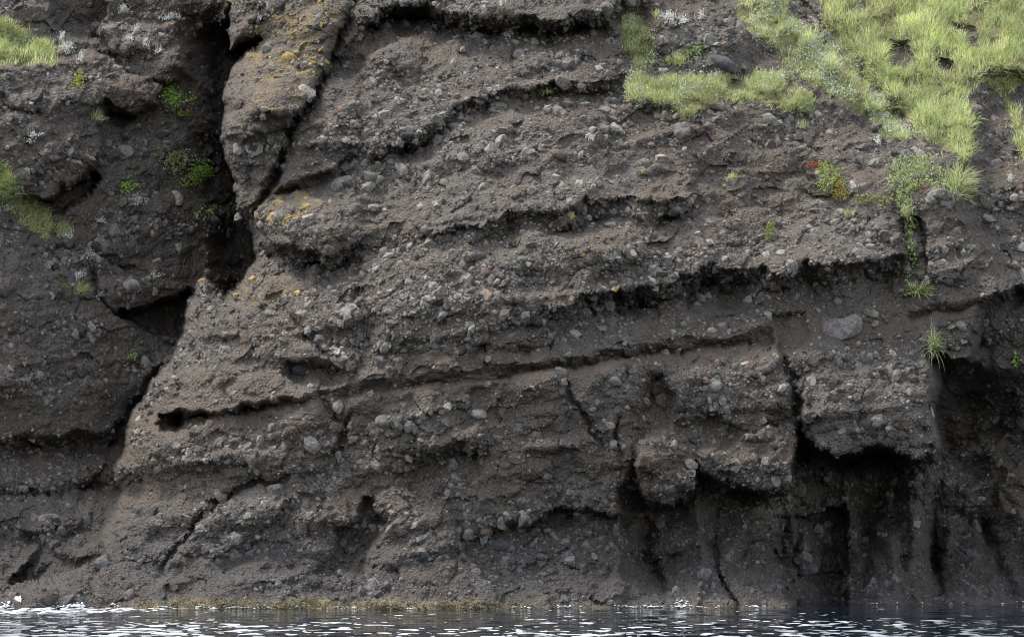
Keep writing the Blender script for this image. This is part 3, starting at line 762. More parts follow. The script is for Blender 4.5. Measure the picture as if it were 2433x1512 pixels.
# boulders that can be picked out one by one: u, v, half width, height/width, tilt
BOULDERS = [(2000, 778, 60, .80, -5), (1305, 772, 26, 1.0, 10), (1718, 1022, 17, 1.5, 0), (912, 1000, 24, .75, 10), (1138, 985, 22, .65, 20), (712, 878, 26, .8, 15),
            (804, 963, 14, 2.0, -10), (1040, 802, 15, 1.0, 0), (886, 424, 26, .7, 25), (815, 440, 30, .75, -20), (1824, 284, 22, .9, 0), (2232, 462, 34, .7, 10), (2284, 775, 19, .8, 35),
            (2250, 666, 17, 1.1, 30), (1722, 150, 40, .6, 30), (1392, 742, 17, 1.1, 0), (1072, 1106, 15, 1.6, 0), (1606, 1215, 18, 1.3, 40), (2312, 1320, 26, .7, 30), (655, 1162, 22, .8, -20),
            (2170, 733, 13, 1.0, 0), (1952, 822, 14, .9, 0), (970, 666, 13, 1.0, 0), (1330, 805, 14, .9, 0), (945, 860, 13, .9, 0), (1352, 512, 14, 1.2, 0), (1096, 556, 14, 1.2, 0), (1140, 606, 15, 1.0, 0), (1240, 614, 15, .8, 0),
            (1620, 312, 24, 1.1, 30), (1330, 265, 24, .7, 25), (1320, 372, 28, .7, 10), (1235, 130, 20, 1.1, 0), (1560, 400, 20, 1.0, 0), (1530, 390, 15, 1.0, 0), (1480, 345, 16, .8, 0),
            (900, 175, 18, .7, 0), (975, 320, 30, .7, -10), (1075, 105, 15, 1.1, 0), (700, 250, 14, 1.0, 0), (685, 140, 26, .9, 0), (640, 120, 18, .9, 0), (1700, 915, 22, 1.0, 0), (1460, 905, 18, 1.0, 0),
            (1590, 885, 16, .9, 0), (1450, 760, 20, 1.1, 0), (2100, 885, 24, .8, 30), (2055, 855, 16, 1.4, -30), (2130, 960, 18, 1.0, 0), (2085, 1000, 22, .9, 0), (1890, 910, 16, .9, 0), (1820, 880, 13, .9, 0),
            (420, 1060, 15, .8, 0), (560, 1048, 16, .8, 0), (310, 90, 18, .7, 0), (100, 215, 18, .8, 0), (60, 180, 14, .8, 0), (1010, 545, 14, 1.0, 0), (1985, 1395, 12, 1.6, 0), (1200, 1105, 16, .8, 0), (1300, 1130, 14, .9, 0),
            (480, 670, 12, 1.2, 0), (562, 700, 12, .9, 0), (600, 665, 14, 1.2, 0), (625, 725, 12, 1.0, 0), (635, 740, 13, .9, 0), (612, 512, 14, 1.0, 0), (660, 485, 15, .8, 0), (730, 490, 15, .7, 0),
            (1455, 1290, 14, 1, 0), (1180, 1275, 15, 1, 0), (1215, 1300, 14, 1, 0), (875, 1405, 20, .8, 0), (1240, 1190, 15, .9, 0), (950, 1110, 17, 1.2, 20), (1530, 408, 10, 1, 0)]
LIPS = [[(845, 70), (915, 30), (1000, 36), (1100, 58), (1210, 70), (1320, 74), (1400, 60), (1480, 32)], [(845, 378), (930, 352), (990, 326), (1035, 296), (1090, 256), (1170, 230), (1290, 208), (1400, 200), (1490, 186)],
        [(1000, 582), (1110, 570), (1200, 538), (1290, 530), (1360, 522), (1450, 484), (1510, 505), (1600, 505), (1660, 480)], [(600, 560), (640, 580), (700, 602), (780, 608), (850, 588)],
        [(1270, 790), (1330, 760), (1390, 738), (1440, 722), (1500, 702), (1560, 694), (1640, 674), (1700, 655), (1770, 662), (1900, 652), (2100, 640), (2160, 626)],
        [(1100, 1275), (1170, 1262), (1216, 1238), (1323, 1206), (1447, 1216)], [(-40, 1165), (70, 1140), (200, 1136), (290, 1126)], [(0, 1046), (120, 1046), (300, 1020)], [(900, 1085), (1060, 1062), (1170, 1055)]]
RIM = [(470, 670), (446, 730), (440, 790), (420, 825), (385, 885), (350, 935), (318, 1000), (306, 1060)]
def rubble(per=0.30):
    uu, vv, rr = [], [], []
    for L_ in LIPS:
        q = np.asarray(L_, float); n_ = int((q[-1, 0] - q[0, 0]) * per)
        a = rng.uniform(q[0, 0], q[-1, 0], n_); uu.append(a); vv.append(np.interp(a, q[:, 0], q[:, 1]) + rng.normal(8, 17, n_)); rr.append(np.minimum(4.6 * rng.random(n_) ** -.36, 14))
    q = np.asarray(RIM, float); a = rng.uniform(0, len(q) - 1, 130); uu.append(np.interp(a, np.arange(len(q)), q[:, 0]) + np.abs(rng.normal(14, 12, 130))); vv.append(np.interp(a, np.arange(len(q)), q[:, 1]) + rng.normal(0, 6, 130)); rr.append(rng.uniform(5, 12, 130))
    return np.concatenate(uu), np.concatenate(vv), np.concatenate(rr)
u1, v1, r1 = scatter(46000, 4.2, 0.42, 18)
ra = rubble(); u1, v1, r1 = (np.concatenate([x, y]) for x, y in zip((u1, v1, r1), ra))
order = np.argsort(-r1); u1, v1, r1 = u1[order], v1[order], r1[order]
k1 = body_at(u1, v1)
quota = {0: 180, 11: 12, 1: 28, 2: 45, 3: 75, 4: 40, 5: 18, 6: 7, 7: 5, 8: 25, 9: 110, 10: 25}
single = np.zeros(len(u1), bool)
for k, qn in quota.items():
    ii = np.where((k1 == k) & (v1 > 5) & (v1 < 1430) & (u1 > 5) & (u1 < W - 5))[0][:qn]; single[ii] = True
BIGMESH = []
ROUND = [np_mesh('stone', *(lambda t: (t[0],))(stone_shape(3, 500 + i, 5, (0.7, 0.88))), tris=stone_shape(3, 500 + i, 5, (0.7, 0.88))[1], mat=M_STONE, smooth=True) for i in range(10)]
for i, (sv, sf) in enumerate(BIGS):
    BIGMESH.append(np_mesh('stone', sv, tris=sf, mat=M_STONE, smooth=False))

def put_stone(u, v, r, asp, tilt, col, sink, big=False):
    pos, nrm, rm = placement(np.array([u], float), np.array([v], float), np.array([r], float), np.array([sink]))
    o = bpy.data.objects.new('stone', random.choice(ROUND if big else BIGMESH)); COL.objects.link(o)
    s = float(rm[0])
    if big:
        o.rotation_euler = (random.uniform(-.3, .3), math.radians(tilt), random.uniform(-.3, .3)); o.scale = (s, s * 0.9, s * asp * 1.15)
    else:
        o.rotation_euler = [random.uniform(0, 6.28) for _ in range(3)]; o.scale = (s, s, s)
    o.location = pos[0]; o.color = (*col, 1)
    o.parent = bodies[int(body_at(np.array([u]), np.array([v]))[0])]
    return o
cols = palette(len(u1), u1, v1)
for i in np.where(single)[0]:
    put_stone(u1[i], v1[i], r1[i] * 1.08, 1, 0, cols[i], 0.3)
bc = palette(len(BOULDERS), np.array([b[0] for b in BOULDERS], float), np.array([b[1] for b in BOULDERS], float))
for i, (u, v, r, asp, tilt) in enumerate(BOULDERS):
    o = put_stone(u, v, r, asp, tilt, bc[i] * .9, 0.1, True)
    if i == 0: o.color = (0.185, 0.172, 0.165, 1); o.data = np_mesh('boulder', stone_shape(3, 781, 9, (0.6, 0.86))[0], tris=stone_shape(3, 781, 9, (0.6, 0.86))[1], mat=M_STONE); o['label'] = 'largest grey boulder, cracked, in the right-hand wall'; o.name = 'boulder'
    if i in (1, 5, 14, 18): o.color = (0.075, 0.073, 0.078, 1)
    if (u, v) in ((612, 512), (660, 485), (730, 490), (562, 700), (600, 665), (480, 670), (1352, 512), (1530, 408)): o.color = (0.30, 0.23, 0.10, 1)
    if i == 4: o.color = (0.20, 0.19, 0.175, 1)
rest = ~single
for own, ks in ((cliff, (1, 2, 3, 4, 5, 6, 7, 8)), (gully, (0, 11)), (cave, (9,)), (slope, (10,))):
    m = rest & np.isin(k1, ks)
    for nm, mm, sh in (('stones', m & (r1 >= 7), MIDS), ('small_stones', m & (r1 < 7), PEBS)):
        mass(nm, sh, u1[mm], v1[mm], r1[mm], np.full(mm.sum(), 0.2), own)
u2, v2, r2 = scatter(100000, 1.9, 0.3, 4.4)
k2 = body_at(u2, v2)
for own, ks in ((cliff, (1, 2, 3, 4, 5, 6, 7, 8)), (gully, (0, 11)), (cave, (9,)), (slope, (10,))):
    m = np.isin(k2, ks)
    mass('pebbles', PEBS, u2[m], v2[m], r2[m], np.full(m.sum(), 0.1), own)

# ------------------------------------------------------------------ sea
SX, SY = 400.0, 120.0
me = np_mesh('sea', [(-200, -220, 0), (200, -220, 0), (200, 30, 0), (-200, 30, 0)], quads=[(0, 1, 2, 3)], mat=M_WATER)
sea = link('sea', me); tag(sea, 'dark rippled sea water with bright glints along the cliff foot', None, None, 'structure')

# ------------------------------------------------------------------ vegetation
UPV = np.array([0, 0, 1.0])
def in_poly(poly, n, thin=None, inset=0):
    p = np.asarray(poly, float); out_u = []; out_v = []; got = 0
    while got < n:
        u = rng.uniform(p[:, 0].min(), p[:, 0].max(), n * 2); v = rng.uniform(p[:, 1].min(), p[:, 1].max(), n * 2)
        wu = u + 20 * fbm(u / 70, v / 70, 1, 4, 0.6); wv = v + 16 * fbm(u / 60, v / 60, 11, 4, 0.6)
        ok = sdf(poly, wu.astype(np.float32), wv.astype(np.float32)) > inset + rng.normal(0, 6, n * 2) + 22 * np.maximum(fbm(u / 26, v / 22, 177, 2), -0.25)
        if thin is not None: ok &= rng.random(n * 2) < thin(u, v)
        out_u.append(u[ok]); out_v.append(v[ok]); got += ok.sum()
        if got == 0: break
    return np.concatenate(out_u)[:n], np.concatenate(out_v)[:n]

def unit(a): return a / (np.linalg.norm(a, axis=-1, keepdims=True) + 1e-9)

class Leaves:
    def __init__(self): self.v = []; self.t = []; self.q = []; self.c = []; self.n = 0
    def blades(self, p, n, L, w, tint, up=0.75, out=0.55, spread=0.45, droop=0.6):
        k = len(p)
        d = unit(up * UPV + out * n + spread * rng.normal(size=(k, 3)))
        side = unit(np.cross(d, unit(rng.normal(size=(k, 3)) + np.array([0, 1.5, 0]))))
        mid = p + d * (L * 0.5)[:, None]
        d2 = unit(d * 0.75 + droop * (0.8 * n - 0.55 * UPV) + 0.25 * rng.normal(size=(k, 3)))
        tip = mid + d2 * (L * 0.5)[:, None]
        s = side * w[:, None] * 0.5
        V_ = np.stack([p - s, p + s, mid - s * .8, mid + s * .8, tip], 1)
        o = self.n + np.arange(k)[:, None] * 5
        self.q.append(np.concatenate([o, o + 1, o + 3, o + 2], 1)); self.t.append(np.concatenate([o + 2, o + 3, o + 4], 1))
        self.v.append(V_.reshape(-1, 3)); self.c.append(np.repeat(tint, 5, 0)); self.n += 5 * k
    def leaves(self, p, n, size, tint, tilt=0.8, asp=0.55):
        k = len(p)
        nn = unit(n * 0.6 + 0.7 * UPV + tilt * rng.normal(size=(k, 3)))
        a = unit(np.cross(nn, rng.normal(size=(k, 3)))); b = np.cross(nn, a) * asp
        s = size[:, None] * 0.5
        V_ = np.stack([p - a * s, p + b * s, p + a * s + nn * s * .2, p - b * s], 1)
        o = self.n + np.arange(k)[:, None] * 4
        self.q.append(np.concatenate([o, o + 1, o + 2, o + 3], 1))
        self.v.append(V_.reshape(-1, 3)); self.c.append(np.repeat(tint, 4, 0)); self.n += 4 * k
    def build(self, name, parent=None, loc=None):
        v = np.concatenate(self.v)
        if loc is not None: v = v - np.asarray(loc)
        me = np_mesh(name, v, quads=np.concatenate(self.q), tris=np.concatenate(self.t) if self.t else None, mat=M_LEAF, tint=np.concatenate(self.c))
        o = link(name, me, parent)
        if loc is not None and parent is None: o.location = loc
        return o

def tints(n, cols, w=None, var=0.18):
    c = np.asarray(cols)[rng.choice(len(cols), n, p=w)]
    return (c * (1 + var * rng.normal(size=(n, 1)))).clip(0.01, 0.75)
GRN = [(0.49, 0.53, 0.22), (0.41, 0.47, 0.18), (0.58, 0.60, 0.35), (0.50, 0.44, 0.28), (0.18, 0.27, 0.08)]
GRNW = [0.30, 0.29, 0.13, 0.12, 0.16]
DULL = [(0.36, 0.40, 0.16), (0.28, 0.34, 0.13), (0.44, 0.40, 0.22), (0.18, 0.23, 0.08), (0.48, 0.50, 0.28)]
DULLW = [.3, .25, .2, .13, .12]
SILV = [(0.55, 0.58, 0.48), (0.66, 0.68, 0.62), (0.40, 0.46, 0.30), (0.28, 0.35, 0.14)]
WHITE = [(0.68, 0.70, 0.66), (0.60, 0.62, 0.55), (0.74, 0.75, 0.72)]
BRIGHT = [(0.22, 0.42, 0.09), (0.30, 0.50, 0.11), (0.45, 0.55, 0.13)]

def sward(poly, name, label, nb, nl=0, L=(0.16, 0.34), inset=0, flowers=0, lcols=SILV, thin=None, droop=0.7, cat=None, wmul=1.0, bcols=None, bw=None):
    lv = Leaves()
    def th(u, v):
        t = 0.22 + 1.9 * (fbm(u / 40, v / 34, 171, 4) + 0.28)
        t = t * (1 - 0.96 * grid_at(hol, u, v))
        return t if thin is None else t * thin(u, v)
    u, v = in_poly(poly, nb, th, inset)
    p, n = sample(u, v)
    clump = fbm(u / 22, v / 20, 181, 2)
    LL = rng.uniform(L[0], L[1], len(u)) * (1 + 1.0 * clump).clip(.35, 1.8)
    tone = (1.15 + 0.7 * fbm(u / 60, v / 45, 191, 3))[:, None]
    t_ = tints(len(u), bcols or GRN, GRNW if bcols is None else bw) * tone
    lv.blades(p, n, LL, rng.uniform(0.010, 0.020, len(u)) * wmul, t_, droop=droop)
    if nl:
        u, v = in_poly(poly, nl, lambda a, b: (0.1 + 2.4 * (fbm(a / 60, b / 50, 201, 3) + 0.15)).clip(0, 1) * th(a, b), inset)
        p, n = sample(u, v); p = p + n * rng.uniform(0.03, 0.22, (len(u), 1))
        lv.leaves(p, n, rng.uniform(0.03, 0.075, len(u)), tints(len(u), lcols))
    if flowers:
        u, v = in_poly(poly, flowers, th, inset)
        p, n = sample(u, v); p = p + n * rng.uniform(0.10, 0.26, (len(u), 1))
        lv.leaves(p, n, rng.uniform(0.025, 0.05, len(u)), tints(len(u), [(0.62, 0.62, 0.56), (0.5, 0.5, 0.55)]), asp=0.9)
    o = lv.build(name); tag(o, label, cat, None, 'stuff')
    return o
sward(GRASS_MAIN, 'grass', 'bright yellow-green long grass covering the steep slope at upper right', 74000, 12000, (0.14, 0.40), flowers=1200)
sward(GRASS_STRIP, 'flowering_turf', 'pale flowering turf strip running diagonally below the bare earth rill', 22000, 9000, (0.10, 0.2), flowers=3000)
sward(GRASS_LEDGE, 'grass', 'hummocky grass patch with flowers on the ledge left of the turf strip', 11000, 2600, (0.10, 0.28), flowers=700, bcols=DULL, bw=DULLW)
sward(GRASS_CHUTE, 'grass', 'narrow tongue of grass hanging beside the dark overhang', 2600, 700, (0.10, 0.28), flowers=150, bcols=DULL, bw=DULLW)
sward(GRASS_EDGE, 'grass', 'thin green grass ribbon at the right edge of the picture', 1500, 300, (0.12, 0.24))
sward(GRASS_LT, 'grass', 'grass patch on the upper ledge at the left edge of the gully wall', 3400, 500, (0.18, 0.40))
sward(GRASS_LM, 'grass', 'grass hanging down the gully wall at mid height by the left edge', 3000, 900, (0.18, 0.42))
RILL = [(1880, 10), (1905, 0), (2040, 150), (2180, 325), (2165, 330), (2050, 205), (1960, 100)]
sward(RILL, 'grass', 'scattered low tufts along the bare earth rill', 900, 500, (0.06, 0.14))

def plant(kind, u, v, ru, rv, n, label, cat, group, seed=None, tall=1.0, cols=None):
    uu = u + rng.normal(0, ru * .5, n); vv = v + rng.normal(0, rv * .5, n)
    p, nr = sample(uu, vv); b, _ = sample(np.array([u], float), np.array([v], float))
    # keep the plant together on its own ledge
    near = np.abs(p[:, 1] - np.median(p[:, 1])) < 1.1
    p, nr = p[near], nr[near]; n = len(p); b = np.median(p, axis=0)
    lv = Leaves(); st = Leaves()
    if kind == 'tuft':
        lv.blades(p + nr * .05, nr, rng.uniform(.24, .5, n) * tall, rng.uniform(.014, .024, n), tints(n, cols or GRN), spread=0.5, droop=0.75)
        name = 'grass_tuft'
    elif kind == 'silver':
        lv.leaves(p + nr * rng.uniform(.06, .26, (n, 1)), nr, rng.uniform(.04, .10, n), tints(n, cols or WHITE, None, .12), tilt=1.0, asp=0.35)
        m = max(5, n // 8)
        st.blades(p[:m], nr[:m], rng.uniform(.22, .42, m) * tall, np.full(m, .018), tints(m, [(0.5, .5, .42)]), up=1.2, out=.3, spread=.3, droop=.1)
        name = 'wormwood_plant'
    else:
        lv.leaves(p + nr * rng.uniform(.06, .28, (n, 1)), nr, rng.uniform(.045, .10, n), tints(n, cols or BRIGHT), tilt=.9, asp=.7)
        name = 'leafy_weed'
    o = bpy.data.objects.new(name, None); COL.objects.link(o); o.location = b; o.empty_display_size = .1
    lv.build('foliage', o, b); tag(o, label, cat, group)
    if st.v: st.build('sprays', o, b)
    return o
SV = [(28, 478, 22, 12, 'broad mat under the grass at mid height by the left edge'), (14, 500, 12, 4, 'thin fringe below the broad mat by the left edge'), (155, 560, 16, 6, 'pale cushion at the base of the short left grass tuft'), (108, 135, 14, 5, 'stringy, trailing below the upper left grass patch'), (290, 30, 14, 6, 'on the topmost rock of the gully wall beside the black hollow'), (400, 45, 26, 9, 'spread along the crest near the top of the gully wall'), (320, 78, 7, 5, 'tiny, alone under the crest line of the gully'),
      (306, 97, 13, 7, 'bright, midway down the rounded rock near the gully top'), (345, 106, 7, 7, 'just right of the bright one on the rounded rock'), (372, 122, 9, 6, 'at the lower right end of the rounded rock'),
      (146, 92, 7, 9, 'highest above the grass at the top left'), (155, 118, 15, 12, 'largest on the left, right of the upper grass patch'), (192, 140, 8, 9, 'drooping, right of the largest one at top left'), (290, 144, 10, 4, 'on the lip of the left overhanging block'),
      (76, 325, 10, 5, 'low on the dark left wall above the mid grass'), (208, 608, 10, 7, 'round, alone below the left grass tuft'), (162, 630, 4, 5, 'thin wisp left of the ridge foot'), (185, 660, 12, 5, 'in a row on the ridge below the round one'),
      (238, 704, 10, 5, 'lowest, at the tip of the ridge in the gully'), (232, 520, 8, 8, 'stretched down the bare gully wall centre'), (325, 478, 22, 9, 'trailing beneath the sparse green weed'), (370, 660, 9, 5, 'on the back of the bulging gully rock'),
      (1585, 50, 16, 9, 'in front of the dark rocks right of the grass tongue'), (1615, 55, 14, 8, 'dense, right of its neighbour above the grass ledge'), (1662, 45, 8, 9, 'spiky, rightmost of the three above the grass ledge'), (1205, 92, 8, 6, 'alone under the long dark overhang'),
      (1405, 336, 5, 5, 'tiny, alone in the middle of the upper bed'), (2030, 540 - 95, 6, 5, 'small, right of the red succulent mat'), (1190, 17, 6, 4, 'tiny, at the very top above the overhang'), (524, 30, 10, 8, 'on the pale cap rock over the black cleft'),
      (2088, 345, 5, 7, 'two stalks below the foot of the turf strip'), (2400, 430, 7, 6, 'curled, near the right edge under the grass ribbon')]
for (u, v, a, b, w) in SV:
    plant('silver', u, v, a, b, int(26 + a * b * 1.3), 'silver-leaved wormwood ' + w, 'plant', 'silver wormwood plants on the rock')
WEED = [(400, 235, 14, 22, 260, BRIGHT, 'bright green leafy weed beside the black cleft'), (428, 272, 12, 8, 90, [(0.22, .28, .06)], 'yellowish weed just under the bright green weed at the cleft'), (440, 236, 18, 12, 40, BRIGHT, 'sparse specks of weed right of the bright green weed'),
        (415, 385, 26, 22, 420, [(0.26, 0.30, 0.10), (0.2, .27, .07), (.38, .4, .3)], 'pale yellow-green trailing plant in the middle of the gully wall'), (472, 408, 26, 16, 380, BRIGHT, 'deep green bushy weed right of the pale trailing plant'),
        (450, 432, 20, 12, 130, [(0.25, .32, .06)], 'yellow-green fringe under the bushy weed'), (302, 444, 18, 14, 80, BRIGHT, 'sparse green weed on the lower gully wall'), (490, 505, 22, 12, 50, BRIGHT, 'scattered leaves of weed deep in the gully'),
        (182, 198, 10, 14, 90, [(.34, .34, .05), (.25, .3, .05)], 'yellow weed clinging under the left overhang'), (150, 690, 10, 6, 40, [(.15, .2, .06)], 'small dull green weed near the gully ridge'), (305, 850, 6, 4, 20, BRIGHT, 'tiny green sprig low on the gully wall'),
        (2158, 580, 7, 60, 120, [(.28, .36, .10), (.2, .3, .07)], 'line of small pale leaves climbing the dark cleft on the right'), (2160, 690, 8, 8, 24, BRIGHT, 'few green leaves left of the tuft above the bedding crack'),
        (2412, 855, 6, 10, 40, BRIGHT, 'green sprig on the black wall at the right edge'), (1645, 128, 22, 12, 260, [(.16, .25, .07), (.3, .36, .2)], 'green cushion beside the dark slab above the grass ledge'), (1825, 555, 7, 16, 70, [(.2, .24, .05)], 'mossy streak on the right-hand bed'),
        (2100, 480, 14, 10, 60, [(.26, .3, .08)], 'sparse yellow-green leaves below the flower patch'), (1298, 212, 14, 5, 60, GRN, 'little green mat on the winding ledge'), (2060, 478, 22, 8, 70, [(.25, .28, .09)], 'thin green streak right of the red mat')]
for (u, v, a, b, n, c, l) in WEED: plant('weed', u, v, a * 1.35, b * 1.35, int(n * 2.4), l, 'plant', 'green weeds on the rock', cols=c)
TUFT = [(150, 552, 18, 10, 150, 1.0, 'short grass tuft with pale base below the left grass'), (190, 692, 12, 8, 90, 1.0, 'dry grass tuft on the gully ridge'), (228, 283, 12, 8, 80, .8, 'small grass tuft under the left overhanging block'), (560, 4, 14, 8, 90, 1.0, 'grass tuft at the very top of the buttress'),
        (2282, 440, 24, 30, 420, 1.3, 'large drooping grass tuft right of the flower patch'), (2190, 692, 20, 10, 200, 1.1, 'round grass tuft above the right bedding crack'), (2215, 825, 11, 12, 150, 1.7, 'tall upright grass tuft above the hanging block'),
        (1741, 428, 12, 5, 70, .6, 'faded grass tuft in the middle of the right-hand bed'), (1560, 40, 12, 6, 60, .6, 'pale tuft at the top right of the grass tongue'), (1605, 150, 26, 8, 240, .8, 'dark cushion of grass above the grass ledge'), (2015, 512, 12, 5, 70, .6, 'low yellow tuft below the red mat'), (1905, 300, 14, 8, 60, .5, 'thin tuft under the end of the grass ledge'), (2150, 510, 14, 10, 120, .8, 'yellowish tuft hanging at the head of the dark cleft')]
for (u, v, a, b, n, t, l) in TUFT: plant('tuft', u, v, a, b, n, l, 'grass tuft', 'grass tufts on the rock', tall=t)
# red and green succulent mat, and the flower patch
def mat_plant(poly, n, cols, wts, name, label, cat, size=(.03, .06), blades=0, flow=0):
    lv = Leaves(); u, v = in_poly(poly, n); p, nr = sample(u, v)
    t_ = tints(n, cols, wts)
    lv.leaves(p + nr * rng.uniform(.06, .26, (n, 1)), nr, rng.uniform(*size, n), t_, asp=.7)
    if blades:
        u, v = in_poly(poly, blades); p, nr = sample(u, v); lv.blades(p, nr, rng.uniform(.1, .25, blades), rng.uniform(.01, .016, blades), tints(blades, GRN, GRNW))
    u0, v0 = np.mean(np.asarray(poly, float), axis=0); b, _ = sample(np.array([u0]), np.array([v0])); b = b[0]
    o = bpy.data.objects.new(name, None); COL.objects.link(o); o.location = b
    lv.build('foliage', o, b)
    if flow:
        f = Leaves(); u, v = in_poly(poly, flow); p, nr = sample(u, v)
        f.leaves(p + nr * rng.uniform(.12, .22, (flow, 1)), nr, rng.uniform(.03, .05, flow), tints(flow, [(0.6, .6, .62), (.5, .5, .6)]), asp=.9); f.build('blossoms', o, b)
    tag(o, label, cat); return o
mat_plant([(1940, 375), (1965, 390), (1995, 420), (2022, 460), (2015, 478), (1990, 470), (1950, 445), (1938, 415)], 1700, [(.32, .38, .08), (.40, .44, .11), (.2, .27, .06)], None, 'succulent_mat', 'yellow-green succulent mat with red patches on the right-hand bed', 'plant')
mat_plant([(1912, 392), (1945, 386), (1960, 396), (1950, 404), (1915, 402)], 220, [(.36, .075, .04), (.28, .08, .04)], None, 'red_succulent', 'small brick-red succulent patch above the yellow-green mat', 'plant')
mat_plant([(1985, 442), (2006, 448), (2018, 470), (2000, 480), (1984, 462)], 260, [(.36, .075, .04), (.28, .09, .04)], None, 'red_succulent', 'larger brick-red succulent patch at the lower end of the mat', 'plant')
mat_plant([(2100, 400), (2130, 378), (2200, 372), (2230, 395), (2270, 430), (2265, 455), (2200, 440), (2180, 460), (2170, 500), (2145, 490), (2110, 450)], 2800, [(.30, .42, .10), (.38, .46, .15), (.5, .53, .42)], [.45, .35, .2], 'flower_patch', 'flowering green patch below the foot of the big grass slope', 'plant', blades=900, flow=360)
mat_plant([(2175, 448), (2205, 442), (2210, 460), (2180, 462)], 70, [(.24, .06, .04)], None, 'red_succulent', 'dull red succulent speck at the bottom of the flower patch', 'plant')


# ------------------------------------------------------------------ foam and weed along the waterline
zc = P[:, :, 2] > 0
wl_j = NV - 1 - np.argmax(zc[::-1], axis=0)
shore_v = vs[wl_j]
def shore(u): return np.interp(u, us, shore_v)
n = 9000
u = rng.uniform(-150, W + 100, n)
dens = np.interp(u, [-150, 150, 330, 420, 520, 700, 1150, 1230, 1500, 1620, 1660, 1800, 1900, 2000, 2432], [.6, .6, .45, .3, .2, .08, .08, .16, .12, .5, .1, .35, .06, .02, .02]) * (0.35 + 1.8 * fbm(u / 47, u / 83, 231, 4)).clip(0, 1.3)
u = u[rng.random(n) < dens]
v = shore(u) - np.abs(rng.normal(0, 1, len(u))) * np.interp(u, [0, 300, 420, 1560, 1620, 1660, 2432], [4, 4, 2.2, 2.0, 4.5, 2.0, 1.5])
p, nr = sample(u, v)
FO = [(p + nr * 0.02, np.stack([np.full(len(u), 1.5), np.ones(len(u)), np.full(len(u), .6)], -1) * (rng.uniform(1.0, 2.6, len(u)) * MPP)[:, None])]
n = 420                                    # sheets of spent foam drifting off the left-hand shelf
u = rng.uniform(-200, 520, n); u = u[rng.random(n) < np.interp(u, [-200, 250, 380, 520], [1, .9, .35, .0])]
p, nr = sample(u, shore(u)); p = p.copy(); p[:, 1] -= rng.random(len(u)) ** 1.3 * np.interp(u, [0, 300, 520], [5.5, 4.0, 1.0]); p[:, 2] = 0.012
FO.append((p, np.stack([rng.uniform(4, 16, len(u)), rng.uniform(6, 20, len(u)), np.full(len(u), .6)], -1) * MPP))
VV, FF = [], []; off = 0
for p, sc in FO:
    w = rng.integers(0, len(PEBS), len(p))
    for k, (sv, sf) in enumerate(PEBS):
        m = w == k; c = m.sum()
        if not c: continue
        VV.append((sv[None] * sc[m][:, None, :] + p[m][:, None, :]).reshape(-1, 3))
        FF.append((sf[None] + (np.arange(c) * 12)[:, None, None] + off).reshape(-1, 3)); off += c * 12
o = link('foam', np_mesh('foam', np.concatenate(VV), tris=np.concatenate(FF), mat=M_FOAM, smooth=True))
tag(o, 'white foam washing along the foot of the cliff, broadest at the left', None, None, 'stuff')
lv = Leaves(); n = 3600
u = rng.uniform(330, 1260, n); u = u[rng.random(n) < np.interp(u, [330, 480, 780, 1000, 1260], [.3, 1, .9, .5, .2])]
v = shore(u) - np.abs(rng.normal(0, 7, len(u))) - 1
p, nr = sample(u, v)
lv.blades(p, nr, rng.uniform(.08, .2, len(u)), rng.uniform(.015, .03, len(u)), tints(len(u), [(.27, .22, .12), (.18, .165, .10), (.36, .32, .21), (.14, .10, .06)]), up=-.2, out=.8, spread=.7, droop=.6)
o = lv.build('seaweed'); tag(o, 'yellow-brown seaweed fringe at the waterline left of centre', None, None, 'stuff')
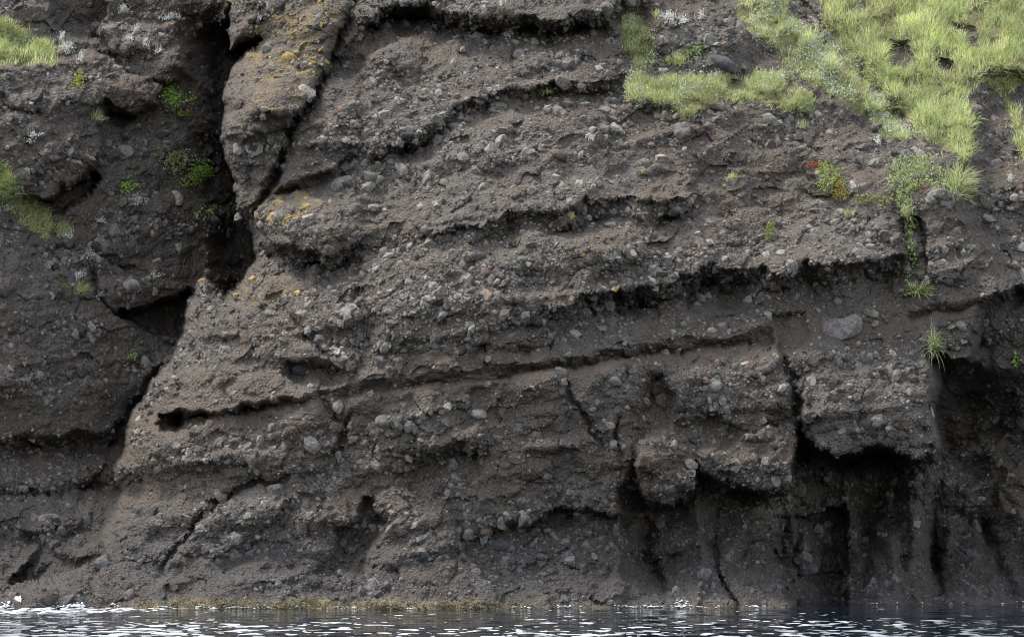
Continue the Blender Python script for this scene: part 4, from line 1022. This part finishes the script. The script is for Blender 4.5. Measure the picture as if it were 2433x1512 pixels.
# dry stalks lying on the gully wall
for (ua, va, ub, vb, l) in [(218, 905, 224, 932, 'thin dry stalk leaning on the lower gully wall'), (222, 936, 232, 941, 'short pale stick below the thin dry stalk'), (308, 822, 312, 800, 'fine upright stem beside the tiny green sprig'),
                            (178, 1083, 200, 1092, 'pale fallen stick on the ledge above the undercut at left'), (222, 1082, 234, 1098, 'second fallen stick, right of the pale one'), (345, 460, 352, 474, 'fine dry stem under the sparse green weed')]:
    a, na = sample(np.array([ua], float), np.array([va], float)); b, nb_ = sample(np.array([ub], float), np.array([vb], float))
    a = a[0] + na[0] * .06; b = b[0] + nb_[0] * .06; b[1] = a[1]
    d = b - a; s1 = unit(np.cross(d, (0, 1, 0.0))) * .011; s2 = unit(np.cross(d, s1)) * .011; m_ = (a + b) / 2 + s1 * 2
    V_ = []
    for q, w in ((a, 1), (m_, .8), (b, .35)): V_ += [q + s1 * w, q + s2 * w, q - s1 * w, q - s2 * w]
    F_ = [(i * 4 + j, i * 4 + (j + 1) % 4, i * 4 + 4 + (j + 1) % 4, i * 4 + 4 + j) for i in range(2) for j in range(4)] + [(3, 2, 1, 0), (8, 9, 10, 11)]
    me = np_mesh('dry_stalk', np.array(V_) - a, quads=F_, mat=M_LEAF, tint=np.tile([[.30, .27, .22]], (12, 1)))
    o = link('dry_stalk', me); o.location = a; tag(o, l, 'stalk', 'dry stalks on the gully wall')


# white bird droppings splashed on the low shelf: one thin star-shaped crust
ang = np.linspace(0, 2 * math.pi, 22, endpoint=False); rad = np.where(np.arange(22) % 2 == 0, 1.0, 0.7) * rng.uniform(.6, 1.15, 22)
cu, cv = 45.0, 1424.0
ring = [(cu + 12 * r * math.cos(t), cv + 5 * r * math.sin(t)) for r, t in zip(rad, ang)]
inner = [(cu + 5 * math.cos(t), cv + 2.2 * math.sin(t)) for t in ang]
q = np.array(ring + inner + [(cu, cv)]); p, nr = sample(q[:, 0], q[:, 1]); lift = np.array([.02] * 22 + [.05] * 22 + [.06])[:, None]
p = p + nr * lift
F_ = [(i, (i + 1) % 22, 22 + (i + 1) % 22, 22 + i) for i in range(22)]; T_ = [(22 + i, 22 + (i + 1) % 22, 44) for i in range(22)]
o = link('bird_droppings', np_mesh('bird_droppings', p, quads=F_, tris=T_, mat=M_FOAM)); tag(o, 'white splash of bird droppings on the low rock shelf at far left', 'droppings')
